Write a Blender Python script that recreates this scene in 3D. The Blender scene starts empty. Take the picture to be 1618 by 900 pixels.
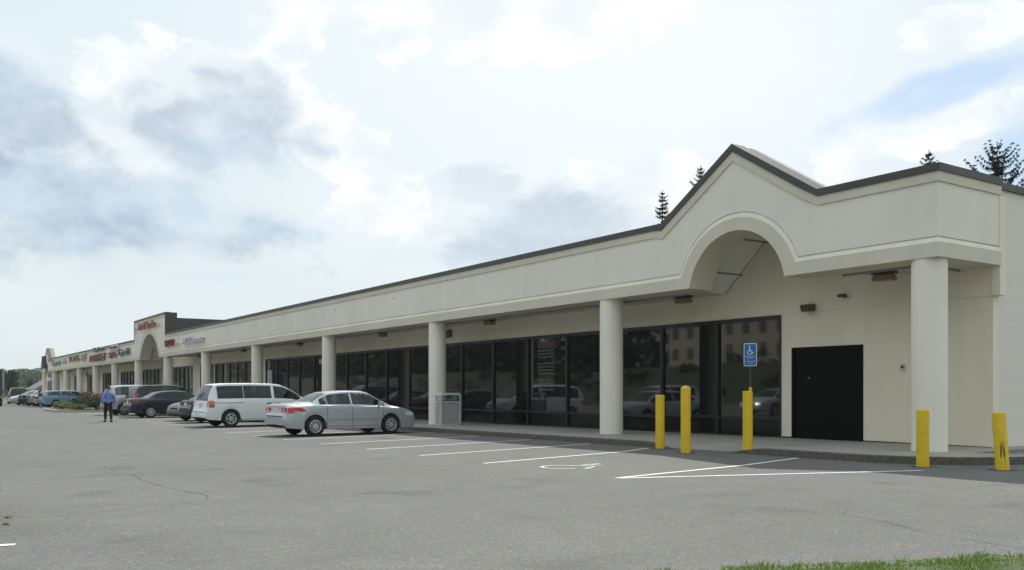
import bpy, bmesh, math, random
import numpy as np
from mathutils import Vector, Matrix

PI = math.pi
random.seed(7)
scene = bpy.context.scene
C = scene.collection

# ------------------------------------------------------------------ camera
EYE = 1.55
HEAD = math.radians(34.16)                # facade direction lies this far left of the view
cam_d = bpy.data.cameras.new('camera'); cam = bpy.data.objects.new('camera', cam_d)
C.objects.link(cam); scene.camera = cam
cam.location = (0, 0, EYE)
cam.rotation_euler = (PI/2, 0, PI/2 - HEAD)
cam_d.sensor_fit = 'HORIZONTAL'; cam_d.sensor_width = 36.0
cam_d.lens = 36.0*1413.0/1618.0
cam_d.shift_y = (616.4-450.0)/1618.0
cam_d.clip_start = 0.1; cam_d.clip_end = 6000
scene.render.resolution_x = 1024; scene.render.resolution_y = 570

# ------------------------------------------------------------------ light
SUN = Vector((-0.62, 0.60, 1.0)).normalized()
EL = math.asin(SUN.z); AZ = math.atan2(SUN.x, SUN.y)
sd = bpy.data.lights.new('sun', 'SUN'); sd.energy = 3.6; sd.angle = math.radians(0.6); sd.color = (1.0, 0.95, 0.86)
so = bpy.data.objects.new('sun', sd); C.objects.link(so)
so.rotation_euler = SUN.to_track_quat('Z', 'Y').to_euler()
scene.view_settings.view_transform = 'Standard'; scene.view_settings.look = 'None'
scene.view_settings.gamma = 1.0; scene.view_settings.exposure = 0.26
try: scene.view_settings.use_curve_mapping = False
except Exception: pass

world = bpy.data.worlds.new('World'); scene.world = world; world.use_nodes = True
nt = world.node_tree; nt.nodes.clear(); L_ = nt.links
def N(t, **k):
    n = nt.nodes.new(t)
    for a, b in k.items(): setattr(n, a, b)
    return n
def put(sock, v):
    if isinstance(v, bpy.types.NodeSocket): L_.new(v, sock)
    else: sock.default_value = v
def M(op, a, b=None, c=None, clamp=False):
    n = N('ShaderNodeMath', operation=op, use_clamp=clamp); put(n.inputs[0], a)
    if b is not None: put(n.inputs[1], b)
    if c is not None: put(n.inputs[2], c)
    return n.outputs[0]
def sstep(x, lo, hi):
    n = N('ShaderNodeMapRange', interpolation_type='SMOOTHSTEP'); put(n.inputs[0], x)
    n.inputs[1].default_value = lo; n.inputs[2].default_value = hi
    return n.outputs[0]
def mixc(f, a, b):
    n = N('ShaderNodeMix', data_type='RGBA'); put(n.inputs[0], f); put(n.inputs[6], a); put(n.inputs[7], b)
    return n.outputs[2]
sky = N('ShaderNodeTexSky', sky_type='NISHITA'); sky.sun_disc = False
sky.sun_elevation = EL; sky.sun_rotation = AZ; sky.air_density = 1.0; sky.dust_density = 1.5; sky.altitude = 50
tc = N('ShaderNodeTexCoord'); sep = N('ShaderNodeSeparateXYZ'); L_.new(tc.outputs['Generated'], sep.inputs[0])
dx, dy, dz = sep.outputs
# compass bearing (degrees, anticlockwise from -X towards the building is negative) and elevation (degrees)
az = M('MULTIPLY', M('ARCTAN2', dy, M('MULTIPLY', dx, -1.0)), 57.29578)     # 0 at -X, grows towards +Y
el = M('MULTIPLY', M('ARCSINE', dz), 57.29578)
def noise(scale, detail, rough, zs=1.8, off=0.0, dist=0.0):
    mp = N('ShaderNodeMapping'); L_.new(tc.outputs['Generated'], mp.inputs[0])
    mp.inputs['Scale'].default_value = (1, 1, zs); mp.inputs['Location'].default_value = (off, off*.7, off*1.3)
    n = N('ShaderNodeTexNoise'); L_.new(mp.outputs[0], n.inputs['Vector'])
    n.inputs['Scale'].default_value = scale; n.inputs['Detail'].default_value = detail
    n.inputs['Roughness'].default_value = rough; n.inputs['Distortion'].default_value = dist
    return n.outputs['Fac']
nA = noise(5.0, 10, .56, 1.7, 3.1, .1)
nB = noise(15.0, 9, .58, 1.4, 7.7, .1)
nC = noise(2.0, 5, .5, 2.6, 1.3)
nD = noise(8.0, 6, .55, 1.5, 11.3)
bil = M('ABSOLUTE', M('SUBTRACT', nD, .5))                                   # billows: rounded lobes with creases between
wob = M('ADD', M('ADD', M('MULTIPLY', M('SUBTRACT', nA, .5), 2.4), M('MULTIPLY', M('SUBTRACT', nB, .5), 1.0)), M('MULTIPLY', M('SUBTRACT', bil, .07), 2.6))
def px2sky(px, py):
    u = px-809.0
    return (34.16 + math.degrees(math.atan2(u, 1413.0)), math.degrees(math.atan2(616.4-py, math.hypot(1413.0, u))))
def blob(px, py, wx, wy, tilt=0.0):       # cloud mass placed by bearing and elevation; 1 in its middle, falling to 0
    a0, e0 = px2sky(px, py); sx = wx/1413*57.3; sy = wy/1413*57.3
    da = M('SUBTRACT', az, a0); de = M('SUBTRACT', el, e0)
    ct, st = math.cos(tilt), math.sin(tilt)
    p = M('ADD', M('MULTIPLY', da, ct/sx), M('MULTIPLY', de, st/sx))
    q = M('ADD', M('MULTIPLY', da, -st/sy), M('MULTIPLY', de, ct/sy))
    r = M('SQRT', M('ADD', M('MULTIPLY', p, p), M('MULTIPLY', q, q)))
    return M('SUBTRACT', 1.0, r)
def shade_of(bl, amt, lo=.0, hi=.50):
    return M('MULTIPLY', sstep(M('ADD', bl, M('MULTIPLY', wob, .85)), lo, hi), amt)
grey = None
for (bx, by, wx, wy, t, a) in ((170, 328, 370, 88, -.08, 1.0), (20, 180, 105, 80, 0, .78), (345, 215, 175, 100, -.25, .74),
                               (860, 355, 230, 75, .1, .62), (760, 300, 90, 40, 0, .35), (-500, 300, 400, 110, 0, .6), (2300, 250, 420, 150, 0, .5),
                               (600, -260, 420, 120, 0, .12)):
    s = shade_of(blob(bx, by, wx, wy, t), a)
    grey = s if grey is None else M('MAXIMUM', grey, s)
white = None
for (bx, by, wx, wy, t) in ((300, 145, 230, 75, -.1), (90, 240, 220, 70, 0), (540, 240, 130, 60, -.3), (600, 340, 140, 50, 0), (1000, 300, 120, 60, 0),
                            (1450, 200, 230, 45, .12), (1320, 275, 50, 22, 0), (1560, 40, 100, 40, 0), (760, 20, 360, 70, 0)):
    s = sstep(M('ADD', blob(bx, by, wx, wy, t), wob), .08, .26)
    white = s if white is None else M('MAXIMUM', white, s)
blue = None
for (bx, by, wx, wy, t, a) in ((1490, 140, 190, 36, .22, .75), (1600, 255, 70, 60, .3, .8), (1750, 160, 160, 60, .1, .6), (470, 372, 85, 26, 0, .28), (335, 438, 80, 16, 0, .24),
                            (800, 400, 300, 22, .05, .16)):
    s = M('MULTIPLY', sstep(M('ADD', blob(bx, by, wx, wy, t), M('MULTIPLY', wob, .7)), -.05, .6), a)
    blue = s if blue is None else M('MAXIMUM', blue, s)
K = 10.0                                   # cloud radiance in sky texture units; strength 0.1 below
veil = mixc(sstep(el, -2.0, 26.0), (.62*K, .69*K, .71*K, 1), (.66*K, .755*K, .80*K, 1))
veil = mixc(M('MULTIPLY', sstep(nC, .40, .66), .5), veil, (.78*K, .83*K, .85*K, 1))
veil = mixc(M('MULTIPLY', sstep(blob(900, 60, 900, 520), 0.0, .9), .7), veil, (.83*K, .86*K, .87*K, 1))
puff = sstep(M('ADD', M('MULTIPLY', nB, .6), M('MULTIPLY', nA, .4)), .40, .60)
veil = mixc(M('MULTIPLY', white, .85), veil, mixc(puff, (.73*K, .785*K, .81*K, 1), (.90*K, .91*K, .90*K, 1)))
relief = sstep(M('SUBTRACT', nB, nA), -.16, .2)
gcol = mixc(relief, (.35*K, .435*K, .53*K, 1), (.54*K, .63*K, .72*K, 1))
col = mixc(blue, veil, mixc(.55, sky.outputs[0], (.36*K, .56*K, .80*K, 1)))
col = mixc(M('MULTIPLY', grey, 1.0), col, gcol)
# thin the cloud a little so that the blue of the sky texture comes through everywhere
col = mixc(.08, col, sky.outputs[0])
bg = N('ShaderNodeBackground'); L_.new(col, bg.inputs[0]); bg.inputs[1].default_value = 0.1
out = N('ShaderNodeOutputWorld'); L_.new(bg.outputs[0], out.inputs[0])

# ------------------------------------------------------------------ materials
def mat(name, col, rough=.7, spec=.5, metal=0.0, var=.0, vscale=3.0, bump=0.0, bscale=60.0, coat=0.0, col2=None, detail=6, bdist=.01, emit=None, ior=None):
    m = bpy.data.materials.new(name); m.use_nodes = True
    t = m.node_tree; b = t.nodes['Principled BSDF']; lk = t.links
    b.inputs['Base Color'].default_value = (*col, 1); b.inputs['Roughness'].default_value = rough
    b.inputs['Specular IOR Level'].default_value = spec; b.inputs['Metallic'].default_value = metal
    b.inputs['Coat Weight'].default_value = coat; b.inputs['Coat Roughness'].default_value = .05
    if ior: b.inputs['IOR'].default_value = ior
    g = t.nodes.new('ShaderNodeNewGeometry')
    n = t.nodes.new('ShaderNodeTexNoise'); lk.new(g.outputs['Position'], n.inputs['Vector'])
    n.inputs['Scale'].default_value = vscale; n.inputs['Detail'].default_value = detail; n.inputs['Roughness'].default_value = .6
    if var or col2:
        mx = t.nodes.new('ShaderNodeMix'); mx.data_type = 'RGBA'
        c2 = col2 or tuple(c*(1-var) for c in col)
        c1 = col if col2 else tuple(min(1, c*(1+var*.6)) for c in col)
        mr = t.nodes.new('ShaderNodeMapRange'); mr.inputs[1].default_value = .32; mr.inputs[2].default_value = .68
        lk.new(n.outputs['Fac'], mr.inputs[0]); lk.new(mr.outputs[0], mx.inputs[0])
        mx.inputs[6].default_value = (*c1, 1); mx.inputs[7].default_value = (*c2, 1); lk.new(mx.outputs[2], b.inputs['Base Color'])
    if bump:
        n2 = t.nodes.new('ShaderNodeTexNoise'); lk.new(g.outputs['Position'], n2.inputs['Vector'])
        n2.inputs['Scale'].default_value = bscale; n2.inputs['Detail'].default_value = 4
        bp = t.nodes.new('ShaderNodeBump'); bp.inputs['Strength'].default_value = bump; bp.inputs['Distance'].default_value = bdist
        lk.new(n2.outputs['Fac'], bp.inputs['Height']); lk.new(bp.outputs[0], b.inputs['Normal'])
    return m

def asphalt():
    m = bpy.data.materials.new('asphalt'); m.use_nodes = True; t = m.node_tree; b = t.nodes['Principled BSDF']; lk = t.links
    g = t.nodes.new('ShaderNodeNewGeometry')
    def ns(s, d, r=.6):
        n = t.nodes.new('ShaderNodeTexNoise'); n.inputs['Scale'].default_value = s; n.inputs['Detail'].default_value = d; n.inputs['Roughness'].default_value = r
        lk.new(g.outputs['Position'], n.inputs['Vector']); return n.outputs['Fac']
    def mr(x, a, b_, c, d):
        n = t.nodes.new('ShaderNodeMapRange'); lk.new(x, n.inputs[0])
        for i, v in enumerate((a, b_, c, d)): n.inputs[i+1].default_value = v
        return n.outputs[0]
    def mul(a, b_, op='MULTIPLY'):
        n = t.nodes.new('ShaderNodeMath'); n.operation = op
        for i, v in enumerate((a, b_)):
            if isinstance(v, bpy.types.NodeSocket): lk.new(v, n.inputs[i])
            else: n.inputs[i].default_value = v
        return n.outputs[0]
    big = mr(ns(.16, 5), .3, .7, .90, 1.09)
    mid = mr(ns(1.3, 6), .3, .7, .94, 1.05)
    fine = mr(ns(55, 4, .75), .3, .7, .80, 1.22)
    vor = t.nodes.new('ShaderNodeTexVoronoi'); vor.inputs['Scale'].default_value = 60; lk.new(g.outputs['Position'], vor.inputs['Vector'])
    sp = t.nodes.new('ShaderNodeSeparateColor'); lk.new(vor.outputs['Color'], sp.inputs[0])
    stones = mr(sp.outputs[0], .0, 1.0, .86, 1.15)
    pale = mr(sp.outputs[1], .93, 1.0, 1.0, 1.7)
    k = mul(mul(mul(big, mid), mul(fine, stones)), pale)
    # oil-darkened middles of the parking bays and drip spots
    spots = mr(ns(.75, 3, .4), .60, .74, 1.0, .80)
    k = mul(k, spots)
    rgb = t.nodes.new('ShaderNodeMix'); rgb.data_type = 'RGBA'; rgb.blend_type = 'MULTIPLY'; rgb.inputs[0].default_value = 1
    rgb.inputs[6].default_value = (.138, .138, .132, 1); lk.new(k, rgb.inputs[7])
    hue = t.nodes.new('ShaderNodeMix'); hue.data_type = 'RGBA'; hue.blend_type = 'OVERLAY'; hue.inputs[0].default_value = .13
    lk.new(rgb.outputs[2], hue.inputs[6]); vo2 = t.nodes.new('ShaderNodeTexVoronoi'); vo2.inputs['Scale'].default_value = 26; lk.new(g.outputs['Position'], vo2.inputs['Vector']); lk.new(vo2.outputs['Color'], hue.inputs[7])
    lk.new(hue.outputs[2], b.inputs['Base Color'])
    b.inputs['Roughness'].default_value = .9; b.inputs['Specular IOR Level'].default_value = .25
    bp = t.nodes.new('ShaderNodeBump'); bp.inputs['Strength'].default_value = .7; bp.inputs['Distance'].default_value = .006
    lk.new(vor.outputs['Distance'], bp.inputs['Height']); lk.new(bp.outputs[0], b.inputs['Normal'])
    return m

def grid_mat(name, col, line, sx, sy, w=.02, ax=(0, 1), off=(0, 0), rough=.8, var=.05, stagger=False):
    m = bpy.data.materials.new(name); m.use_nodes = True; t = m.node_tree; b = t.nodes['Principled BSDF']; lk = t.links
    g = t.nodes.new('ShaderNodeNewGeometry'); s = t.nodes.new('ShaderNodeSeparateXYZ'); lk.new(g.outputs['Position'], s.inputs[0])
    cmb = t.nodes.new('ShaderNodeCombineXYZ'); lk.new(s.outputs[ax[0]], cmb.inputs[0]); lk.new(s.outputs[ax[1]], cmb.inputs[1])
    mp = t.nodes.new('ShaderNodeMapping'); lk.new(cmb.outputs[0], mp.inputs[0]); mp.inputs['Location'].default_value = (off[0], off[1], 0)
    br = t.nodes.new('ShaderNodeTexBrick'); lk.new(mp.outputs[0], br.inputs['Vector']); br.offset = .5 if stagger else 0
    br.inputs['Color1'].default_value = (*col, 1); br.inputs['Color2'].default_value = (*[c*(1-var) for c in col], 1)
    br.inputs['Mortar'].default_value = (*line, 1); br.inputs['Scale'].default_value = 1
    br.inputs['Brick Width'].default_value = sx; br.inputs['Row Height'].default_value = sy; br.inputs['Mortar Size'].default_value = w
    br.inputs['Mortar Smooth'].default_value = .3
    lk.new(br.outputs['Color'], b.inputs['Base Color']); b.inputs['Roughness'].default_value = rough
    bp = t.nodes.new('ShaderNodeBump'); bp.inputs['Strength'].default_value = .5; bp.inputs['Distance'].default_value = .008; bp.invert = True
    lk.new(br.outputs['Fac'], bp.inputs['Height']); lk.new(bp.outputs[0], b.inputs['Normal'])
    return m

def weathered(name, col, streak=.10, bump=.35, bscale=90):
    # stucco with soft vertical weather streaks and faint mottling that belong to the surface
    m = bpy.data.materials.new(name); m.use_nodes = True; t = m.node_tree; b = t.nodes['Principled BSDF']; lk = t.links
    g = t.nodes.new('ShaderNodeNewGeometry')
    def ns(s, d, sc):
        mp = t.nodes.new('ShaderNodeMapping'); lk.new(g.outputs['Position'], mp.inputs[0]); mp.inputs['Scale'].default_value = sc
        n = t.nodes.new('ShaderNodeTexNoise'); n.inputs['Scale'].default_value = s; n.inputs['Detail'].default_value = d
        lk.new(mp.outputs[0], n.inputs['Vector']); return n.outputs['Fac']
    def mr(x, a, b_, c, d):
        n = t.nodes.new('ShaderNodeMapRange'); lk.new(x, n.inputs[0])
        for i, v in enumerate((a, b_, c, d)): n.inputs[i+1].default_value = v
        return n.outputs[0]
    def mul(a, b_):
        n = t.nodes.new('ShaderNodeMath'); n.operation = 'MULTIPLY'; lk.new(a, n.inputs[0]); lk.new(b_, n.inputs[1]); return n.outputs[0]
    k = mul(mr(ns(2.2, 6, (1, 1, .16)), .35, .75, 1.02, 1-streak), mr(ns(.7, 4, (1, 1, 1)), .3, .7, .96, 1.04))
    rgb = t.nodes.new('ShaderNodeMix'); rgb.data_type = 'RGBA'; rgb.blend_type = 'MULTIPLY'; rgb.inputs[0].default_value = 1
    rgb.inputs[6].default_value = (*col, 1); lk.new(k, rgb.inputs[7]); lk.new(rgb.outputs[2], b.inputs['Base Color'])
    b.inputs['Roughness'].default_value = .85; b.inputs['Specular IOR Level'].default_value = .3
    n2 = ns(bscale, 3, (1, 1, 1)); bp = t.nodes.new('ShaderNodeBump'); bp.inputs['Strength'].default_value = bump; bp.inputs['Distance'].default_value = .006
    lk.new(n2, bp.inputs['Height']); lk.new(bp.outputs[0], b.inputs['Normal'])
    return m

MT = {}
MT['asphalt'] = asphalt()
MT['stucco'] = weathered('pale_stucco', (.82, .76, .67), .03)
MT['tan'] = weathered('tan_stucco', (.66, .61, .50), .04)
MT['wall'] = weathered('painted_wall', (.82, .74, .60), .04)
MT['column'] = weathered('column_paint', (.83, .775, .67), .06, .15)
MT['coping'] = mat('dark_metal_coping', (.055, .052, .045), .5, var=.15)
MT['parapet'] = mat('roof_membrane', (.34, .33, .30), .8, var=.15)
MT['roofdark'] = mat('brown_metal_siding', (.045, .04, .038), .6, var=.2)
MT['block'] = grid_mat('painted_block', (.74, .71, .62), (.69, .66, .575), 400, .30, .006, (1, 2), rough=.85, var=.02)
MT['soffit'] = grid_mat('ceiling_tiles', (.62, .61, .56), (.30, .30, .28), 1.25, .62, .018, (0, 1), (0.05, .1))
MT['frame'] = mat('dark_bronze_frame', (.012, .012, .012), .35, .5)
MT['glass'] = mat('dark_shop_glass', (.006, .008, .008), .03, .5, ior=1.8)
MT['glasslit'] = mat('shop_glass_grey', (.05, .052, .055), .02, .5, ior=1.8)
MT['kick'] = mat('dark_lower_glass', (.004, .005, .005), .10, .4)
MT['door'] = mat('black_door', (.003, .003, .003), .6, .12)
MT['walk'] = mat('concrete_walk', (.33, .31, .27), .9, var=.12, vscale=1.1, bump=.3, bscale=80)
MT['kerb'] = mat('granite_kerb', (.125, .11, .088), .9, var=.4, vscale=9, bump=.6, bscale=30)
MT['white_line'] = mat('white_road_paint', (.80, .80, .77), .8, var=.22, vscale=14, bump=.2)
MT['yellow_line'] = mat('worn_yellow_paint', (.62, .47, .12), .85, var=.35, vscale=5)
MT['yellow'] = mat('yellow_bollard_paint', (.80, .55, .012), .45, .5, col2=(.70, .46, .015), vscale=7, detail=10, bump=.15, bscale=25)
MT['scuff'] = mat('black_scuff', (.04, .04, .045), .8)
MT['bin'] = mat('grey_bin_panel', (.40, .41, .385), .7, var=.10, vscale=30)
MT['binframe'] = mat('pale_bin_frame', (.50, .54, .54), .5)
MT['black'] = mat('black_plastic', (.012, .012, .012), .6)
MT['under'] = mat('underbody', (.008, .008, .008), .9)
MT['tyre'] = mat('tyre_rubber', (.014, .014, .014), .85)
MT['rim'] = mat('silver_hubcap', (.50, .50, .50), .35, metal=.6)
MT['rimdark'] = mat('dark_hub_gap', (.02, .02, .02), .7)
MT['carglass'] = mat('car_glass', (.018, .024, .024), .02, .5, ior=1.7)
MT['carglass2'] = mat('pale_car_glass', (.10, .125, .12), .02, .5, ior=1.7)
MT['reddark'] = mat('dark_red_lens', (.16, .008, .010), .2, .5, coat=.4)
MT['carglass3'] = mat('grey_green_car_glass', (.055, .07, .064), .02, .5, ior=1.6)
MT['red'] = mat('red_lens', (.50, .012, .012), .2, .5, coat=.5)
MT['amber'] = mat('amber_lens', (.65, .17, .01), .2, .5, coat=.5)
MT['clear'] = mat('clear_lens', (.65, .65, .62), .15, .6, coat=.5)
MT['chrome'] = mat('chrome', (.6, .6, .6), .15, metal=1)
MT['plate'] = mat('number_plate', (.62, .64, .62), .4)
MT['lamp'] = mat('bronze_fixture', (.075, .06, .038), .55, var=.3, vscale=30)
MT['lens'] = mat('ribbed_lens', (.26, .21, .12), .4, var=.45, vscale=40)
MT['grass'] = mat('lawn', (.06, .085, .03), .95, var=.4, vscale=4)
MT['soil'] = mat('mulch_soil', (.10, .07, .045), .95, var=.4, vscale=8, bump=.6, bscale=20)
MT['bark'] = mat('bark', (.045, .035, .028), .9, var=.3)
MT['needles'] = mat('spruce_needles', (.010, .018, .010), .85, var=.4, vscale=3)
MT['skin'] = mat('skin', (.42, .24, .17), .6)
MT['shirt'] = mat('blue_shirt', (.13, .22, .50), .85, var=.08, vscale=8)
MT['trousers'] = mat('black_trousers', (.010, .010, .013), .85)
MT['hair'] = mat('dark_hair', (.02, .014, .01), .7)
MT['redhair'] = mat('red_hair', (.22, .05, .03), .7)
MT['darktop'] = mat('dark_top', (.015, .015, .02), .9)
MT['greyshirt'] = mat('pale_grey_shirt', (.45, .50, .50), .9)
MT['shoe'] = mat('black_shoe', (.01, .01, .01), .5)
MT['signblue'] = mat('blue_sign', (.012, .13, .36), .4)
MT['signwhite'] = mat('white_sign', (.78, .80, .80), .5)
MT['post'] = mat('dark_steel_post', (.05, .05, .05), .6)

def car_glass(name, tint, base):
    m = bpy.data.materials.new(name); m.use_nodes = True; t = m.node_tree; t.nodes.clear(); lk = t.links
    o = t.nodes.new('ShaderNodeOutputMaterial'); tr = t.nodes.new('ShaderNodeBsdfTransparent'); tr.inputs[0].default_value = (*tint, 1)
    gl = t.nodes.new('ShaderNodeBsdfGlossy'); gl.inputs['Roughness'].default_value = .01; gl.inputs[0].default_value = (.95, .97, .97, 1)
    df = t.nodes.new('ShaderNodeBsdfDiffuse'); df.inputs[0].default_value = (*base, 1)
    fr = t.nodes.new('ShaderNodeFresnel'); fr.inputs[0].default_value = 1.5
    m0 = t.nodes.new('ShaderNodeMixShader'); m0.inputs[0].default_value = .10; lk.new(tr.outputs[0], m0.inputs[1]); lk.new(df.outputs[0], m0.inputs[2])
    mx = t.nodes.new('ShaderNodeMixShader'); lk.new(fr.outputs[0], mx.inputs[0]); lk.new(m0.outputs[0], mx.inputs[1]); lk.new(gl.outputs[0], mx.inputs[2]); lk.new(mx.outputs[0], o.inputs['Surface'])
    return m
MT['carglass'] = car_glass('tinted_car_glass', (.30, .34, .34), (.02, .025, .025))
MT['carglass2'] = car_glass('pale_car_glass', (.62, .70, .68), (.12, .14, .14)); MT['carglass3'] = car_glass('green_car_glass', (.66, .74, .70), (.06, .07, .07))
MT['cabin'] = mat('cabin_trim', (.10, .10, .10), .9); MT['seatcloth'] = mat('seat_cloth', (.14, .14, .145), .95)
def leaf_mat(name, c, c2, rough=.7):
    m = bpy.data.materials.new(name); m.use_nodes = True; t = m.node_tree; b = t.nodes['Principled BSDF']; lk = t.links
    g = t.nodes.new('ShaderNodeNewGeometry'); mx = t.nodes.new('ShaderNodeMix'); mx.data_type = 'RGBA'
    lk.new(g.outputs['Random Per Island'], mx.inputs[0]); mx.inputs[6].default_value = (*c, 1); mx.inputs[7].default_value = (*c2, 1)
    lk.new(mx.outputs[2], b.inputs['Base Color']); b.inputs['Roughness'].default_value = rough
    b.inputs['Transmission Weight'].default_value = 0
    return m
MT['blade'] = leaf_mat('grass_blades', (.11, .23, .018), (.27, .36, .05))
MT['leaf'] = leaf_mat('green_leaves', (.035, .07, .02), (.085, .12, .035))
MT['leafdark'] = leaf_mat('dark_leaves', (.018, .038, .012), (.045, .07, .022))
MT['leafbrown'] = leaf_mat('rusty_leaves', (.10, .075, .035), (.19, .12, .06))
MT['leafpale'] = leaf_mat('pale_leaves', (.10, .15, .035), (.22, .25, .08))

# ------------------------------------------------------------------ mesh helpers
class MB:
    def __init__(s): s.v = []; s.f = []; s.mi = []
    def add(s, vs, fs, mi=0):
        o = len(s.v); s.v += [tuple(p) for p in vs]; s.f += [tuple(i+o for i in f) for f in fs]; s.mi += [mi]*len(fs)
    def box(s, x0, x1, y0, y1, z0, z1, mi=0, tf=None):
        vs = [(x, y, z) for z in (z0, z1) for y in (y0, y1) for x in (x0, x1)]
        if tf is not None: vs = [tf @ Vector(v) for v in vs]
        s.add(vs, [(0, 2, 3, 1), (4, 5, 7, 6), (0, 1, 5, 4), (2, 6, 7, 3), (0, 4, 6, 2), (1, 3, 7, 5)], mi)
    def quad(s, a, b, c, d, mi=0): s.add([a, b, c, d], [(0, 1, 2, 3)], mi)
    def tube(s, pts, rad, n=8, mi=0, cap=True):
        pts = [Vector(p) for p in pts]; rings = []
        if not isinstance(rad, (list, tuple)): rad = [rad]*len(pts)
        for i, p in enumerate(pts):
            d = (pts[min(i+1, len(pts)-1)]-pts[max(i-1, 0)]).normalized()
            u = d.cross(Vector((0, 0, 1)));
            if u.length < 1e-3: u = Vector((1, 0, 0))
            u.normalize(); w = d.cross(u)
            rings.append([p+(u*math.cos(2*PI*k/n)+w*math.sin(2*PI*k/n))*rad[i] for k in range(n)])
        vs = [v for r in rings for v in r]
        fs = [(i*n+k, i*n+(k+1) % n, (i+1)*n+(k+1) % n, (i+1)*n+k) for i in range(len(pts)-1) for k in range(n)]
        if cap: fs += [tuple(range(n))[::-1], tuple((len(pts)-1)*n+k for k in range(n))]
        s.add(vs, fs, mi)
    def lathe(s, prof, n=32, mi=0, tf=None, cap=True):        # prof: (r, z), bottom to top; about local Z
        vs = [(r*math.cos(2*PI*k/n), r*math.sin(2*PI*k/n), z) for r, z in prof for k in range(n)]
        if tf is not None: vs = [tf @ Vector(v) for v in vs]
        m = len(prof); fs = [(i*n+k, i*n+(k+1) % n, (i+1)*n+(k+1) % n, (i+1)*n+k) for i in range(m-1) for k in range(n)]
        if cap: fs += [tuple(range(n))[::-1], tuple((m-1)*n+k for k in range(n))]
        s.add(vs, fs, mi)
    def build(s, name, mats, parent=None, smooth=None, loc=None, bevel=0):
        me = bpy.data.meshes.new(name); me.from_pydata(s.v, [], s.f)
        if not isinstance(mats, (list, tuple)): mats = [mats]
        for m in mats: me.materials.append(MT[m] if isinstance(m, str) else m)
        if len(mats) > 1: me.polygons.foreach_set('material_index', s.mi)
        me.update()
        bm = bmesh.new(); bm.from_mesh(me)
        bmesh.ops.remove_doubles(bm, verts=bm.verts, dist=1e-5) if smooth else None
        bmesh.ops.recalc_face_normals(bm, faces=bm.faces) if smooth != 'keep' else None
        if bevel: bmesh.ops.bevel(bm, geom=[e for e in bm.edges if e.is_manifold and e.calc_face_angle(0) > .6], offset=bevel, segments=2, affect='EDGES', profile=.6)
        bm.to_mesh(me); bm.free()
        if smooth:
            me.polygons.foreach_set('use_smooth', [True]*len(me.polygons))
            me.set_sharp_from_angle(angle=math.radians(smooth if isinstance(smooth, (int, float)) and smooth > 1 else 35))
        o = bpy.data.objects.new(name, me); C.objects.link(o)
        if loc: o.location = loc
        if parent: o.parent = parent
        return o
def empty(name, loc=(0, 0, 0), rz=0):
    o = bpy.data.objects.new(name, None); C.objects.link(o); o.location = loc; o.rotation_euler = (0, 0, rz); o.empty_display_size = .2
    return o
def tag(o, label=None, cat=None, group=None, kind=None):
    if label: o['label'] = label
    if cat: o['category'] = cat
    if group: o['group'] = group
    if kind: o['kind'] = kind
    return o
def lot(x): return .005*(x+31) if x > -31 else 0.0
def walkz(x): return lot(x)+.15

# ------------------------------------------------------------------ ground
XS = sorted(set([-900, -400, -250, -31, 0, 30, 60]+[float(x) for x in range(-200, 30, 20)]))
def sheet(name, xs, y0, y1, dz, m):
    b = MB()
    for a, c in zip(xs[:-1], xs[1:]):
        b.quad((a, y0, lot(a)+dz), (c, y0, lot(c)+dz), (c, y1, lot(c)+dz), (a, y1, lot(a)+dz))
    return tag(b.build(name, m), kind='structure')
g = MB(); g.quad((-5000, -5000, -.06), (5000, -5000, -.06), (5000, 5000, -.06), (-5000, 5000, -.06))
tag(g.build('ground', 'grass'), kind='structure')
sheet('parking_lot', [x for x in XS if -170 <= x <= 30]+[60], -28, 60, 0, 'asphalt')
def grass_edge(y): return -4.86+(y-5.18)*.41
g = MB(); ys = [-20+i*1.0 for i in range(71)]
for a, c in zip(ys[:-1], ys[1:]):
    xa, xc = grass_edge(a), grass_edge(c)
    g.quad((xa, a, lot(xa)+.004), (xa+.25, a, lot(xa)+.03), (xc+.25, c, lot(xc)+.03), (xc, c, lot(xc)+.004))
    g.quad((xa+.25, a, lot(xa)+.03), (60, a, lot(60)+.03), (60, c, lot(60)+.03), (xc+.25, c, lot(xc)+.03))
tag(g.build('grass_verge', 'grass'), kind='structure')
# blades along the near edge
g = MB(); R = random.Random(3)
for i in range(30000):
    y = R.uniform(3.0, 9.5); w = R.random()**1.3
    e = grass_edge(y)+.05*math.sin(y*9)+.04*math.sin(y*23+1)+.05*math.sin(y*3.1)
    x = e-.03+w*1.9+max(0, 5.9-y)*.05
    h = R.uniform(.018, .042)*(1.0+.4*math.sin(x*7+y*5))+(.05 if R.random() < .02 else 0)
    a = R.uniform(0, 2*PI); lean = R.uniform(0, .045); b_ = R.uniform(0, 2*PI); hw = R.uniform(.0025, .005)
    z = lot(x)+.02
    dx_, dy_ = math.cos(a)*hw, math.sin(a)*hw; lx, ly = math.cos(b_)*lean, math.sin(b_)*lean
    g.add([(x-dx_, y-dy_, z), (x+dx_, y+dy_, z), (x+dx_*.6+lx*.5, y+dy_*.6+ly*.5, z+h*.6), (x+lx, y+ly, z+h)], [(0, 1, 2), (0, 2, 3)])
tag(g.build('grass', 'blade', smooth=None), 'short green grass growing along the asphalt edge in the foreground', 'grass', kind='stuff')

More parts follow.
